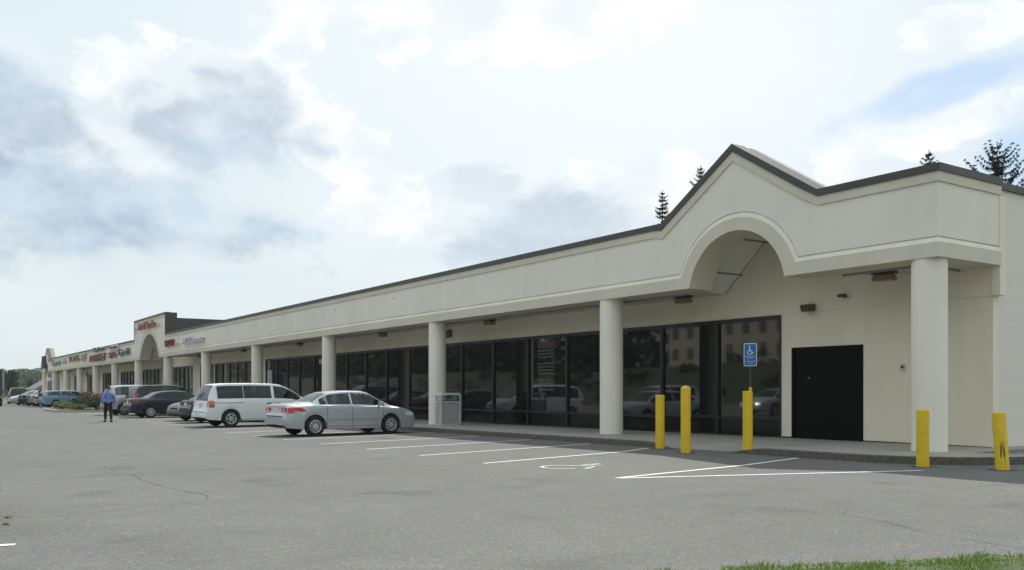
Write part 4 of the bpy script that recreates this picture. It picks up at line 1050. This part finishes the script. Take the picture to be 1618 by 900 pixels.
def person(loc, head, H_, label, top, legs, hair, long_hair=False, stride=.22, arm=.10):
    root = tag(empty('person', loc, head), label, 'person')
    k = H_/1.78
    # x forward, y left, z up
    hip = .93; sh = 1.43
    J = {}; nodes = []; rad = []; E = []
    def nd(n, x, y, z, r, par=None):
        J[n] = len(nodes); nodes.append((x*k, y*k, z*k)); rad.append(r*k if not isinstance(r, tuple) else (r[0]*k, r[1]*k))
        if par: E.append((J[par], J[n]))
    nd('pel', 0, 0, .95, .135); nd('waist', .0, 0, 1.10, .125, 'pel'); nd('chest', -.01, 0, 1.30, .145, 'waist'); nd('neckb', -.01, 0, 1.47, .07, 'chest'); nd('neck', 0, 0, 1.54, .055, 'neckb')
    nd('head', .015, 0, 1.64, .085, 'neck'); nd('crown', .01, 0, 1.71, .075, 'head')
    nd('nose', .105, 0, 1.63, .014, 'head')
    for s, sg in (('l', 1), ('r', -1)):
        st_ = stride*sg
        nd(s+'sh', -.01, .17*sg, 1.42, .065, 'chest'); nd(s+'el', -.06-arm*sg*.5, .27*sg, 1.14, .045, s+'sh'); nd(s+'wr', -.02-arm*sg, .29*sg, .90, .030, s+'el'); nd(s+'ha', 0-arm*sg, .29*sg, .83, .034, s+'wr')
        for q in range(4):
            nd(s+'f%d' % q, .012*(q-1.5)*2-arm*sg+.005, .285*sg, .775, .010, s+'ha'); nd(s+'g%d' % q, .012*(q-1.5)*2-arm*sg+.018, .275*sg, .735+.006*abs(q-1.5), .008, s+'f%d' % q)
        nd(s+'th', .045-arm*sg, .275*sg, .80, .010, s+'ha')
        nd(s+'hp', st_*.1, .095*sg, .90, .095, 'pel'); nd(s+'kn', st_*.55+.03, .10*sg, .50, .062, s+'hp'); nd(s+'an', st_*1.0-.02, .10*sg, .10, .042, s+'kn'); nd(s+'to', st_*1.0+.14, .11*sg, .045, .035, s+'an')
    body = skinned('body', nodes, E, rad, 'skin', root)
    def sub(names, grow, m, nm, ext=None):
        idx = {n: i for i, n in enumerate(names)}; ns = [nodes[J[n]] for n in names]; rs = [(rad[J[n]]+grow*k) for n in names]
        es = [(idx[a], idx[b]) for a in names for b in names if a != b and (J[a], J[b]) in E]
        if ext: ext(ns, rs, es, idx)
        return skinned(nm, ns, es, rs, m, root)
    sub(['waist', 'pel', 'chest', 'neckb', 'lsh', 'lel', 'lwr', 'rsh', 'rel', 'rwr'], .032, top, 'shirt')
    sub(['pel', 'lhp', 'lkn', 'lan', 'rhp', 'rkn', 'ran'], .022, legs, 'trousers')
    for s in 'lr':
        a = Vector(nodes[J[s+'an']]); b = Vector(nodes[J[s+'to']])
        g = MB(); T = Matrix.Translation(((a.x+b.x)/2+.01, b.y, .0)); g.box(-.14*k, .13*k, -.045*k, .045*k, 0, .09*k, tf=T); g.build('shoe', 'shoe', root, bevel=.02)
    g = MB(); T = Matrix.Translation((-.012*k, 0, 1.665*k)) @ Matrix.Diagonal((.112*k, .095*k, .118*k, 1))
    pr = [(math.cos(a)*1.0, math.sin(a)) for a in np.linspace(-.25 if not long_hair else -.9, 1.5, 9)]
    g.lathe(pr, 18, tf=T); g.build('hair', hair, root, smooth=60)
    if long_hair: g = MB(); g.tube([(-.09*k, 0, 1.68*k), (-.12*k, 0, 1.55*k), (-.12*k, 0, 1.40*k)], [.07, .075, .04], 10); g.build('ponytail', hair, root, smooth=60)
    return root
mx_, my_ = gp(171, 666.5)
person((mx_, my_, 0), math.radians(182), 1.78, 'man in blue shirt and black trousers walking away across the lot', 'shirt', 'trousers', 'hair', stride=.17)
wx_p, wy_p = gp(64, 643)
person((wx_p, wy_p, 0), math.radians(100), 1.66, 'red haired woman in a dark top standing behind the parked cars', 'darktop', 'greyshirt', 'redhair', True, stride=.05)
person((-96.5, 17.0, walkz(-96)), math.radians(200), 1.72, 'person in a pale grey shirt on the walkway behind the blue wagon', 'greyshirt', 'trousers', 'hair', stride=.08)

# ------------------------------------------------------------------ planted island
def rounded(x0, x1, y0, y1, r, n=8):
    P = []
    for cx, cy, a0 in ((x1-r, y1-r, 0), (x0+r, y1-r, PI/2), (x0+r, y0+r, PI), (x1-r, y0+r, 3*PI/2)):
        for i in range(n+1): a = a0+PI/2*i/n; P.append((cx+r*math.cos(a), cy+r*math.sin(a)))
    return P
MT['palekerb'] = mat('pale_concrete_kerb', (.40, .37, .31), .9, var=.15)
P = rounded(-77.5, -69.2, 8.75, 15.98, 1.3); Q = rounded(-77.3, -69.4, 8.95, 15.9, 1.15); n = len(P); g = MB()
g.add([(x, y, -.02) for x, y in P]+[(x, y, .15) for x, y in P]+[(x, y, .15) for x, y in Q], [(i, (i+1) % n, n+(i+1) % n, n+i) for i in range(n)]+[(n+i, n+(i+1) % n, 2*n+(i+1) % n, 2*n+i) for i in range(n)])
tag(g.build('island_kerb', 'palekerb'), kind='structure')
g = MB(); g.add([(x, y, .135) for x, y in Q], [tuple(range(len(Q)))]); tag(g.build('planting_bed', 'soil'), kind='structure')
def leaf(g, p, s, R, up=.0):
    a = Vector((R.gauss(0, 1), R.gauss(0, 1), R.gauss(0, 1)+up)).normalized(); b = a.cross(Vector((R.gauss(0, 1), R.gauss(0, 1), R.gauss(0, 1)))).normalized()
    p = Vector(p); g.add([p-a*s, p+b*s*.45, p+a*s, p-b*s*.45], [(0, 1, 2, 3)])
def shrub(name, x, y, z0, rx, ry, h, m, label, n=1500, ls=.06, seed=1, cat='shrub', group=None, flat=.35):
    t = tag(empty(name, (x, y, z0)), label, cat, group); R = random.Random(seed); g = MB()
    lobes = [(R.uniform(-.55, .55), R.uniform(-.55, .55), R.uniform(.3, .68), R.uniform(.3, .5)) for _ in range(11)]
    for i in range(n):
        lx0, ly0, lz0, lr = R.choice(lobes); th = R.uniform(0, 2*PI); c = R.uniform(-.6, 1); rr = lr*(R.random()**.35)
        s = math.sqrt(1-c*c); px_, py_, pz_ = lx0+rr*s*math.cos(th), ly0+rr*s*math.sin(th), lz0+rr*c*.8
        leaf(g, (px_*rx, py_*ry, max(.02, pz_)*h), ls*R.uniform(.6, 1.3), R, .5)
    g.build('foliage', m, t)
    g = MB()
    for k in range(7): a = R.uniform(0, 2*PI); g.tube([(0, 0, 0), (rx*.3*math.cos(a), ry*.3*math.sin(a), h*.35), (rx*.5*math.cos(a), ry*.5*math.sin(a), h*.7)], [.03, .02, .008], 5)
    g.build('stems', 'bark', t); return t
shrub('low_shrub', -73.9, 10.3, .13, 1.1, .8, .62, 'leafpale', 'low bright green grassy shrub at the front of the planted island', 2600, .07, 1, group='shrubs in the planted island')
shrub('low_shrub', -76.3, 10.0, .13, .9, .7, .55, 'leafpale', 'second low bright shrub at the left tip of the island', 1800, .07, 5, group='shrubs in the planted island')
shrub('low_shrub', -70.3, 10.2, .13, .9, .6, .45, 'leafpale', 'flat pale shrub between the low bright one and the rusty bush', 1800, .06, 11, group='shrubs in the planted island')
shrub('round_shrub', -73.9, 11.1, .13, 1.2, 1.0, 1.1, 'leafdark', 'dark green bush behind the low bright shrub', 3000, .06, 2, group='shrubs in the planted island')
shrub('round_shrub', -72.1, 11.7, .13, 1.4, 1.3, 1.42, 'leafbrown', 'rusty brown bush beside the walking man', 3800, .06, 3, group='shrubs in the planted island')
shrub('round_shrub', -70.6, 11.6, .13, .9, 1.1, .8, 'leafdark', 'dark low bush below the rusty brown bush', 2200, .06, 4, group='shrubs in the planted island')
t = tag(empty('litter_bin', (-84.6, 17.3, walkz(-84))), 'small rusty brown bin on the walkway behind the rusty bush', 'litter bin')
g = MB(); g.box(-.3, .3, -.3, .3, 0, 1.15); g.build('body', mat('rust_bin', (.30, .12, .04), .7), t, bevel=.03); g = MB(); g.box(-.33, .33, -.33, .33, 1.15, 1.25); g.build('lid', 'lamp', t, bevel=.02)
# weeds in the lot
for i, (p, lab) in enumerate((((12, 818), 'tiny weed sprouting from the asphalt, the upper of two at the left'), ((9, 829), 'tiny dry weed in the asphalt, the lower of two at the left'))):
    x, y = gp(*p); g = MB(); R = random.Random(i)
    for k in range(60): leaf(g, (R.gauss(0, .04), R.gauss(0, .02), abs(R.gauss(.006, .004))), .011, R)
    tag(g.build('weed', 'leafpale', loc=(x, y, lot(x))), lab, 'weed')

# ------------------------------------------------------------------ conifers behind the roof
def conifer(x, y, H_, label, seed, up=.45, spread=.4, base=.25):
    t = tag(empty('conifer', (x, y, 0)), label, 'conifer', 'conifers behind the building'); R = random.Random(seed)
    g = MB(); g.tube([(0, 0, 0), (.05, 0, H_*.5), (0, 0, H_*.85), (0, 0, H_)], [.22, .13, .05, .010], 8); g.build('trunk', 'bark', t)
    g = MB(); br = MB(); z = H_-.22
    while z > 2.0:
        d = H_-z; n = 3 if d < .6 else (4 if d < 2 else 5); a0 = R.uniform(0, 2*PI)
        for k in range(n):
            if R.random() < .12 and d > .5: continue
            a = a0+2*PI*k/n+R.uniform(-.4, .4); L = min((base*min(1, d/.5)+spread*d)*R.uniform(.65, 1.12), 3.4); m_ = max(4, int(L/.10)); pts = []
            for i in range(m_+1):
                f_ = i/m_; zz = z+L*up*(f_**1.6)-.16*L*math.sin(f_*PI)
                pts.append(Vector((math.cos(a)*L*f_, math.sin(a)*L*f_, zz)))
            br.tube(pts, [.020*(1-.8*i/m_) for i in range(m_+1)], 4)
            out = Vector((math.cos(a), math.sin(a), 0)); side = Vector((-math.sin(a), math.cos(a), 0)); near = z > H_-6
            for i in range(1, m_+1):
                f_ = i/m_
                for q in range(17 if near else 4):
                    p = pts[i]+Vector((R.gauss(0, .025), R.gauss(0, .025), R.gauss(0, .015)))
                    ln = R.uniform(.05, .26)*(1.1-f_*.65)*min(1, .35+d*.6)
                    dr = (side*R.uniform(-1, 1)*.7+out*R.uniform(-.1, .5)+Vector((0, 0, R.uniform(-1.4, .1)))).normalized(); w = .021 if near else .04
                    s2 = dr.cross(Vector((R.random(), R.random(), R.random()))).normalized()*w
                    g.add([p-s2, p+s2, p+dr*ln+s2*.4, p+dr*ln-s2*.4], [(0, 1, 2, 3)])
        z -= (.19+.06*d) if d < 6 else .55
    for i in range(60): p = Vector((R.gauss(0, .02), R.gauss(0, .02), H_-R.random()*.5)); dr = Vector((R.gauss(0, 1), R.gauss(0, 1), .8)).normalized(); s2 = dr.cross(Vector((0, 0, 1)))*.012; g.add([p-s2, p+s2, p+dr*.07], [(0, 1, 2)])
    g.build('crown', 'needles', t); br.build('branches', 'bark', t)
conifer(-41.0, 39.2, 14.1, 'thin dark conifer top left of the gable', 1, .05, .16, .30)
conifer(-38.9, 40.4, 15.35, 'dark conifer top peeping over the left slope of the gable', 2, .35, .28, .30)
conifer(-24.3, 40.7, 13.1, 'small dark conifer top left of the roof corner', 3, .30, .42, .20)
conifer(-20.9, 40.4, 12.65, 'broad dark conifer top behind the right end of the roof', 4, .55, .42, .65)
conifer(-17.9, 40.9, 11.9, 'conifer cut off by the right edge of the photo', 6, .5, .5, .4)

# ------------------------------------------------------------------ far left: trees, buildings, hills
def crown_tree(name, x, y, z0, H_, rx, m, label, n=2500, ls=.35, seed=1, group=None, trunk=.25, depth=None):
    t = tag(empty(name, (x, y, z0)), label, 'tree', group); R = random.Random(seed); g = MB()
    lobes = [(R.uniform(-.6, .6), R.uniform(-.6, .6), R.uniform(.35, .85), R.uniform(.22, .42)) for _ in range(12)]
    for i in range(n):
        a, b, c, lr = R.choice(lobes); th = R.uniform(0, 2*PI); cc = R.uniform(-1, 1); rr = lr*(R.random()**.3); s = math.sqrt(1-cc*cc)
        leaf(g, ((a+rr*s*math.cos(th))*rx, (b+rr*s*math.sin(th))*rx, (c+rr*cc*.6)*H_), ls*R.uniform(.6, 1.3), R)
    g.build('crown', m, t); g = MB(); g.tube([(0, 0, 0), (0, 0, H_*.35), (rx*.1, 0, H_*.7)], [trunk, trunk*.7, trunk*.3], 8); g.build('trunk', 'bark', t); return t
def far(px, D, off=0): u = px-809; return ((-math.cos(HEAD)*1413+math.sin(HEAD)*u)*D/1413, (math.sin(HEAD)*1413+math.cos(HEAD)*u)*D/1413)
x, y = far(17, 175); crown_tree('shade_tree', x, y, 0, 5.6, 2.0, 'leafdark', 'dense dark green tree behind the dark minivan at the left', 2600, .26, 1)
x, y = far(1, 190); crown_tree('shade_tree', x, y, 0, 6.2, 1.4, 'leaf', 'thin leafy tree at the very left edge behind the truck', 900, .3, 8)
x, y = far(34, 200); crown_tree('shade_tree', x, y, 0, 3.0, 1.3, 'leafpale', 'yellow green small tree in front of the flat brown building', 900, .24, 2)
x, y = far(52, 215); crown_tree('shade_tree', x, y, 0, 4.2, 1.5, 'leafdark', 'dark tree right of the flat brown building', 1200, .28, 3)
MT['brownwall'] = mat('brown_brick', (.13, .10, .085), .9, var=.15); MT['greyroof'] = mat('grey_shingles', (.17, .18, .19), .9, var=.1); MT['palewall'] = mat('pale_siding', (.42, .44, .46), .8)
MT['tealglass'] = mat('teal_curtain_wall', (.22, .36, .38), .2); MT['win'] = mat('dark_window', (.02, .025, .03), .1); MT['winpale'] = mat('lightened_window', (.13, .125, .11), .5)  # winpale: window colour lightened to soften contrast in the shop glass reflection
def house(px, D, w, d, h, roof, wm, rm, label, rz=0.0, name='far_building', wins=4, gable=True, z0=0):
    x, y = far(px, D); t = tag(empty(name, (x, y, z0), rz), label, 'building')
    g = MB(); g.box(-w/2, w/2, -d/2, d/2, 0, h); g.build('wall', wm, t)
    g = MB()
    if gable: g.add([(-w/2-.5, -d/2-.6, h), (w/2+.5, -d/2-.6, h), (w/2+.5, d/2+.6, h), (-w/2-.5, d/2+.6, h), (-w/2-.5, 0, h+roof), (w/2+.5, 0, h+roof)], [(0, 1, 5, 4), (2, 3, 4, 5), (1, 2, 5), (3, 0, 4), (3, 2, 1, 0)])
    else: g.box(-w/2-.3, w/2+.3, -d/2-.3, d/2+.3, h, h+roof)
    g.build('roof', rm, t)
    for k in range(wins):
        for face in (0, 1):
            f_ = (k+.5)/wins-.5; g = MB()
            if face == 0: g.box(f_*w-w/wins*.22, f_*w+w/wins*.22, -d/2-.04, -d/2+.05, h*.35, h*.8)
            else: g.box(w/2-.05, w/2+.04, f_*d-d/wins*.22, f_*d+d/wins*.22, h*.35, h*.8)
            g.build('window', 'win', t)
    return t
house(40, 235, 10, 9, 3.3, .45, 'brownwall', 'greyroof', 'flat roofed brown building in the distance at the left', 0, wins=3, gable=False)
house(79, 195, 8, 7.0, 1.7, 2.6, 'palewall', 'greyroof', 'pale house with a steep grey roof behind the far columns', .1, 'far_house', wins=3)
house(64.5, 560, 5, 5, 15.2, .3, 'tealglass', 'palewall', 'slim pale teal tower beside the far end of the strip', 0, 'far_tower', wins=2, gable=False)
# wooded hills
hl = MB(); nx, ny = 60, 12
def hill_z(u, v): return max(0, (17+7*math.sin(u*7.0)+6*math.sin(u*17+1)+5*math.sin(u*43))*math.sin(min(1, v*1.3)*PI/2))
HP = []
for i in range(nx+1):
    for j in range(ny+1):
        u, v = i/nx, j/ny; a = math.radians(-35+u*66); r = 430+v*420
        HP.append((-math.cos(a)*r, math.sin(a)*r, hill_z(u, v)-1))
hl.add(HP, [(i*(ny+1)+j, (i+1)*(ny+1)+j, (i+1)*(ny+1)+j+1, i*(ny+1)+j+1) for i in range(nx) for j in range(ny)])
MT['hill'] = mat('wooded_hill_ground', (.03, .05, .02), .95, var=.4, vscale=.05)
tag(hl.build('hills', 'hill', smooth=60), kind='structure')
g = MB(); R = random.Random(12)
for i in range(420):
    u = R.uniform(.30, .70); v = R.random()**.8*.8; a = math.radians(-35+u*66); r = 425+v*420; z = hill_z(u, v); cx, cy = -math.cos(a)*r, math.sin(a)*r; s = R.uniform(3.0, 5.5)
    for k in range(130):
        th = R.uniform(0, 2*PI); c = R.uniform(-.5, 1); q = math.sqrt(1-c*c); rr = s*R.uniform(.7, 1.05)
        leaf(g, (cx+rr*q*math.cos(th), cy+rr*q*math.sin(th), z+s*.7+rr*c*.8), R.uniform(.5, 1.0), R)
tag(g.build('wooded_hillside', 'leafdark'), 'hazy green woods covering the low hills on the horizon', 'woods', kind='stuff')

MT['bank'] = mat('rough_bank', (.028, .042, .018), .95, col2=(.075, .085, .042), vscale=.35, detail=9)
# ------------------------------------------------------------------ across the lot (mirrored in the shop glass)
g = MB(); prof = [(-26, -.02), (-30, .5), (-38, 2.8), (-48, 4.8), (-60, 5.0), (-90, 5.0)]
for (y0, z0), (y1, z1) in zip(prof[:-1], prof[1:]): g.quad((-320, y0, z0), (60, y0, z0), (60, y1, z1), (-320, y1, z1))
tag(g.build('grass_bank', 'bank'), kind='structure')
g = MB(); R = random.Random(21)
for i in range(150):
    x = R.uniform(-300, -98) if i < 110 else R.uniform(-66, 30); y = R.uniform(-72, -54); s = R.uniform(3.5, 5.5)
    for k in range(190):
        th = R.uniform(0, 2*PI); c = R.uniform(-.9, 1); q = math.sqrt(1-c*c); rr = s*R.uniform(.6, 1.05)
        leaf(g, (x+rr*q*math.cos(th), y+rr*q*math.sin(th), 4.5+s*1.1+rr*c*1.3), R.uniform(.6, 1.2), R)
for i in range(70):
    x = R.uniform(-280, 20); y = R.uniform(-50, -29); s = R.uniform(.7, 2.0); zb_ = 5*min(1, max(0, (-y-26)/22))
    for k in range(70):
        th = R.uniform(0, 2*PI); c = R.uniform(-.3, 1); q = math.sqrt(1-c*c); rr = s*R.uniform(.6, 1.05)
        leaf(g, (x+rr*1.3*q*math.cos(th), y+rr*q*math.sin(th), zb_+rr*c), R.uniform(.25, .5), R)
tag(g.build('tree_belt', 'leafdark'), 'dark belt of trees on the bank across the lot, mirrored in the shop glass', 'woods', kind='stuff')
t = tag(empty('office_building', (-82, -58, 4.9)), 'cream two storey building across the lot, mirrored in the shop glass', 'building')
g = MB(); g.box(-13, 13, -6, 6, 0, 6.2); g.build('wall', mat('cream_siding', (.50, .46, .36), .8), t)
g = MB(); g.add([(-13.5, -6.5, 6.2), (13.5, -6.5, 6.2), (13.5, 6.5, 6.2), (-13.5, 6.5, 6.2), (-11, 0, 8.4), (11, 0, 8.4)], [(0, 1, 5, 4), (2, 3, 4, 5), (1, 2, 5), (3, 0, 4)]); g.build('roof', 'greyroof', t)
for k in range(9):
    for zz in (1.0, 3.9): g = MB(); g.box(-11.6+k*2.9-.55, -11.6+k*2.9+.55, 5.95, 6.06, zz, zz+1.6); g.build('window', 'winpale', t)

# ------------------------------------------------------------------ haze
hz = bpy.data.materials.new('haze'); hz.use_nodes = True; ht = hz.node_tree; ht.nodes.clear()
pv = ht.nodes.new('ShaderNodeVolumePrincipled'); pv.inputs['Color'].default_value = (.80, .88, .92, 1); pv.inputs['Density'].default_value = .00022; pv.inputs['Anisotropy'].default_value = .3
ho = ht.nodes.new('ShaderNodeOutputMaterial'); ht.links.new(pv.outputs[0], ho.inputs['Volume'])
g = MB(); g.box(-1000, 150, -200, 900, -1.5, 45); tag(g.build('haze', hz), 'thin pale summer haze over the lot and the far hills', 'haze', kind='stuff')
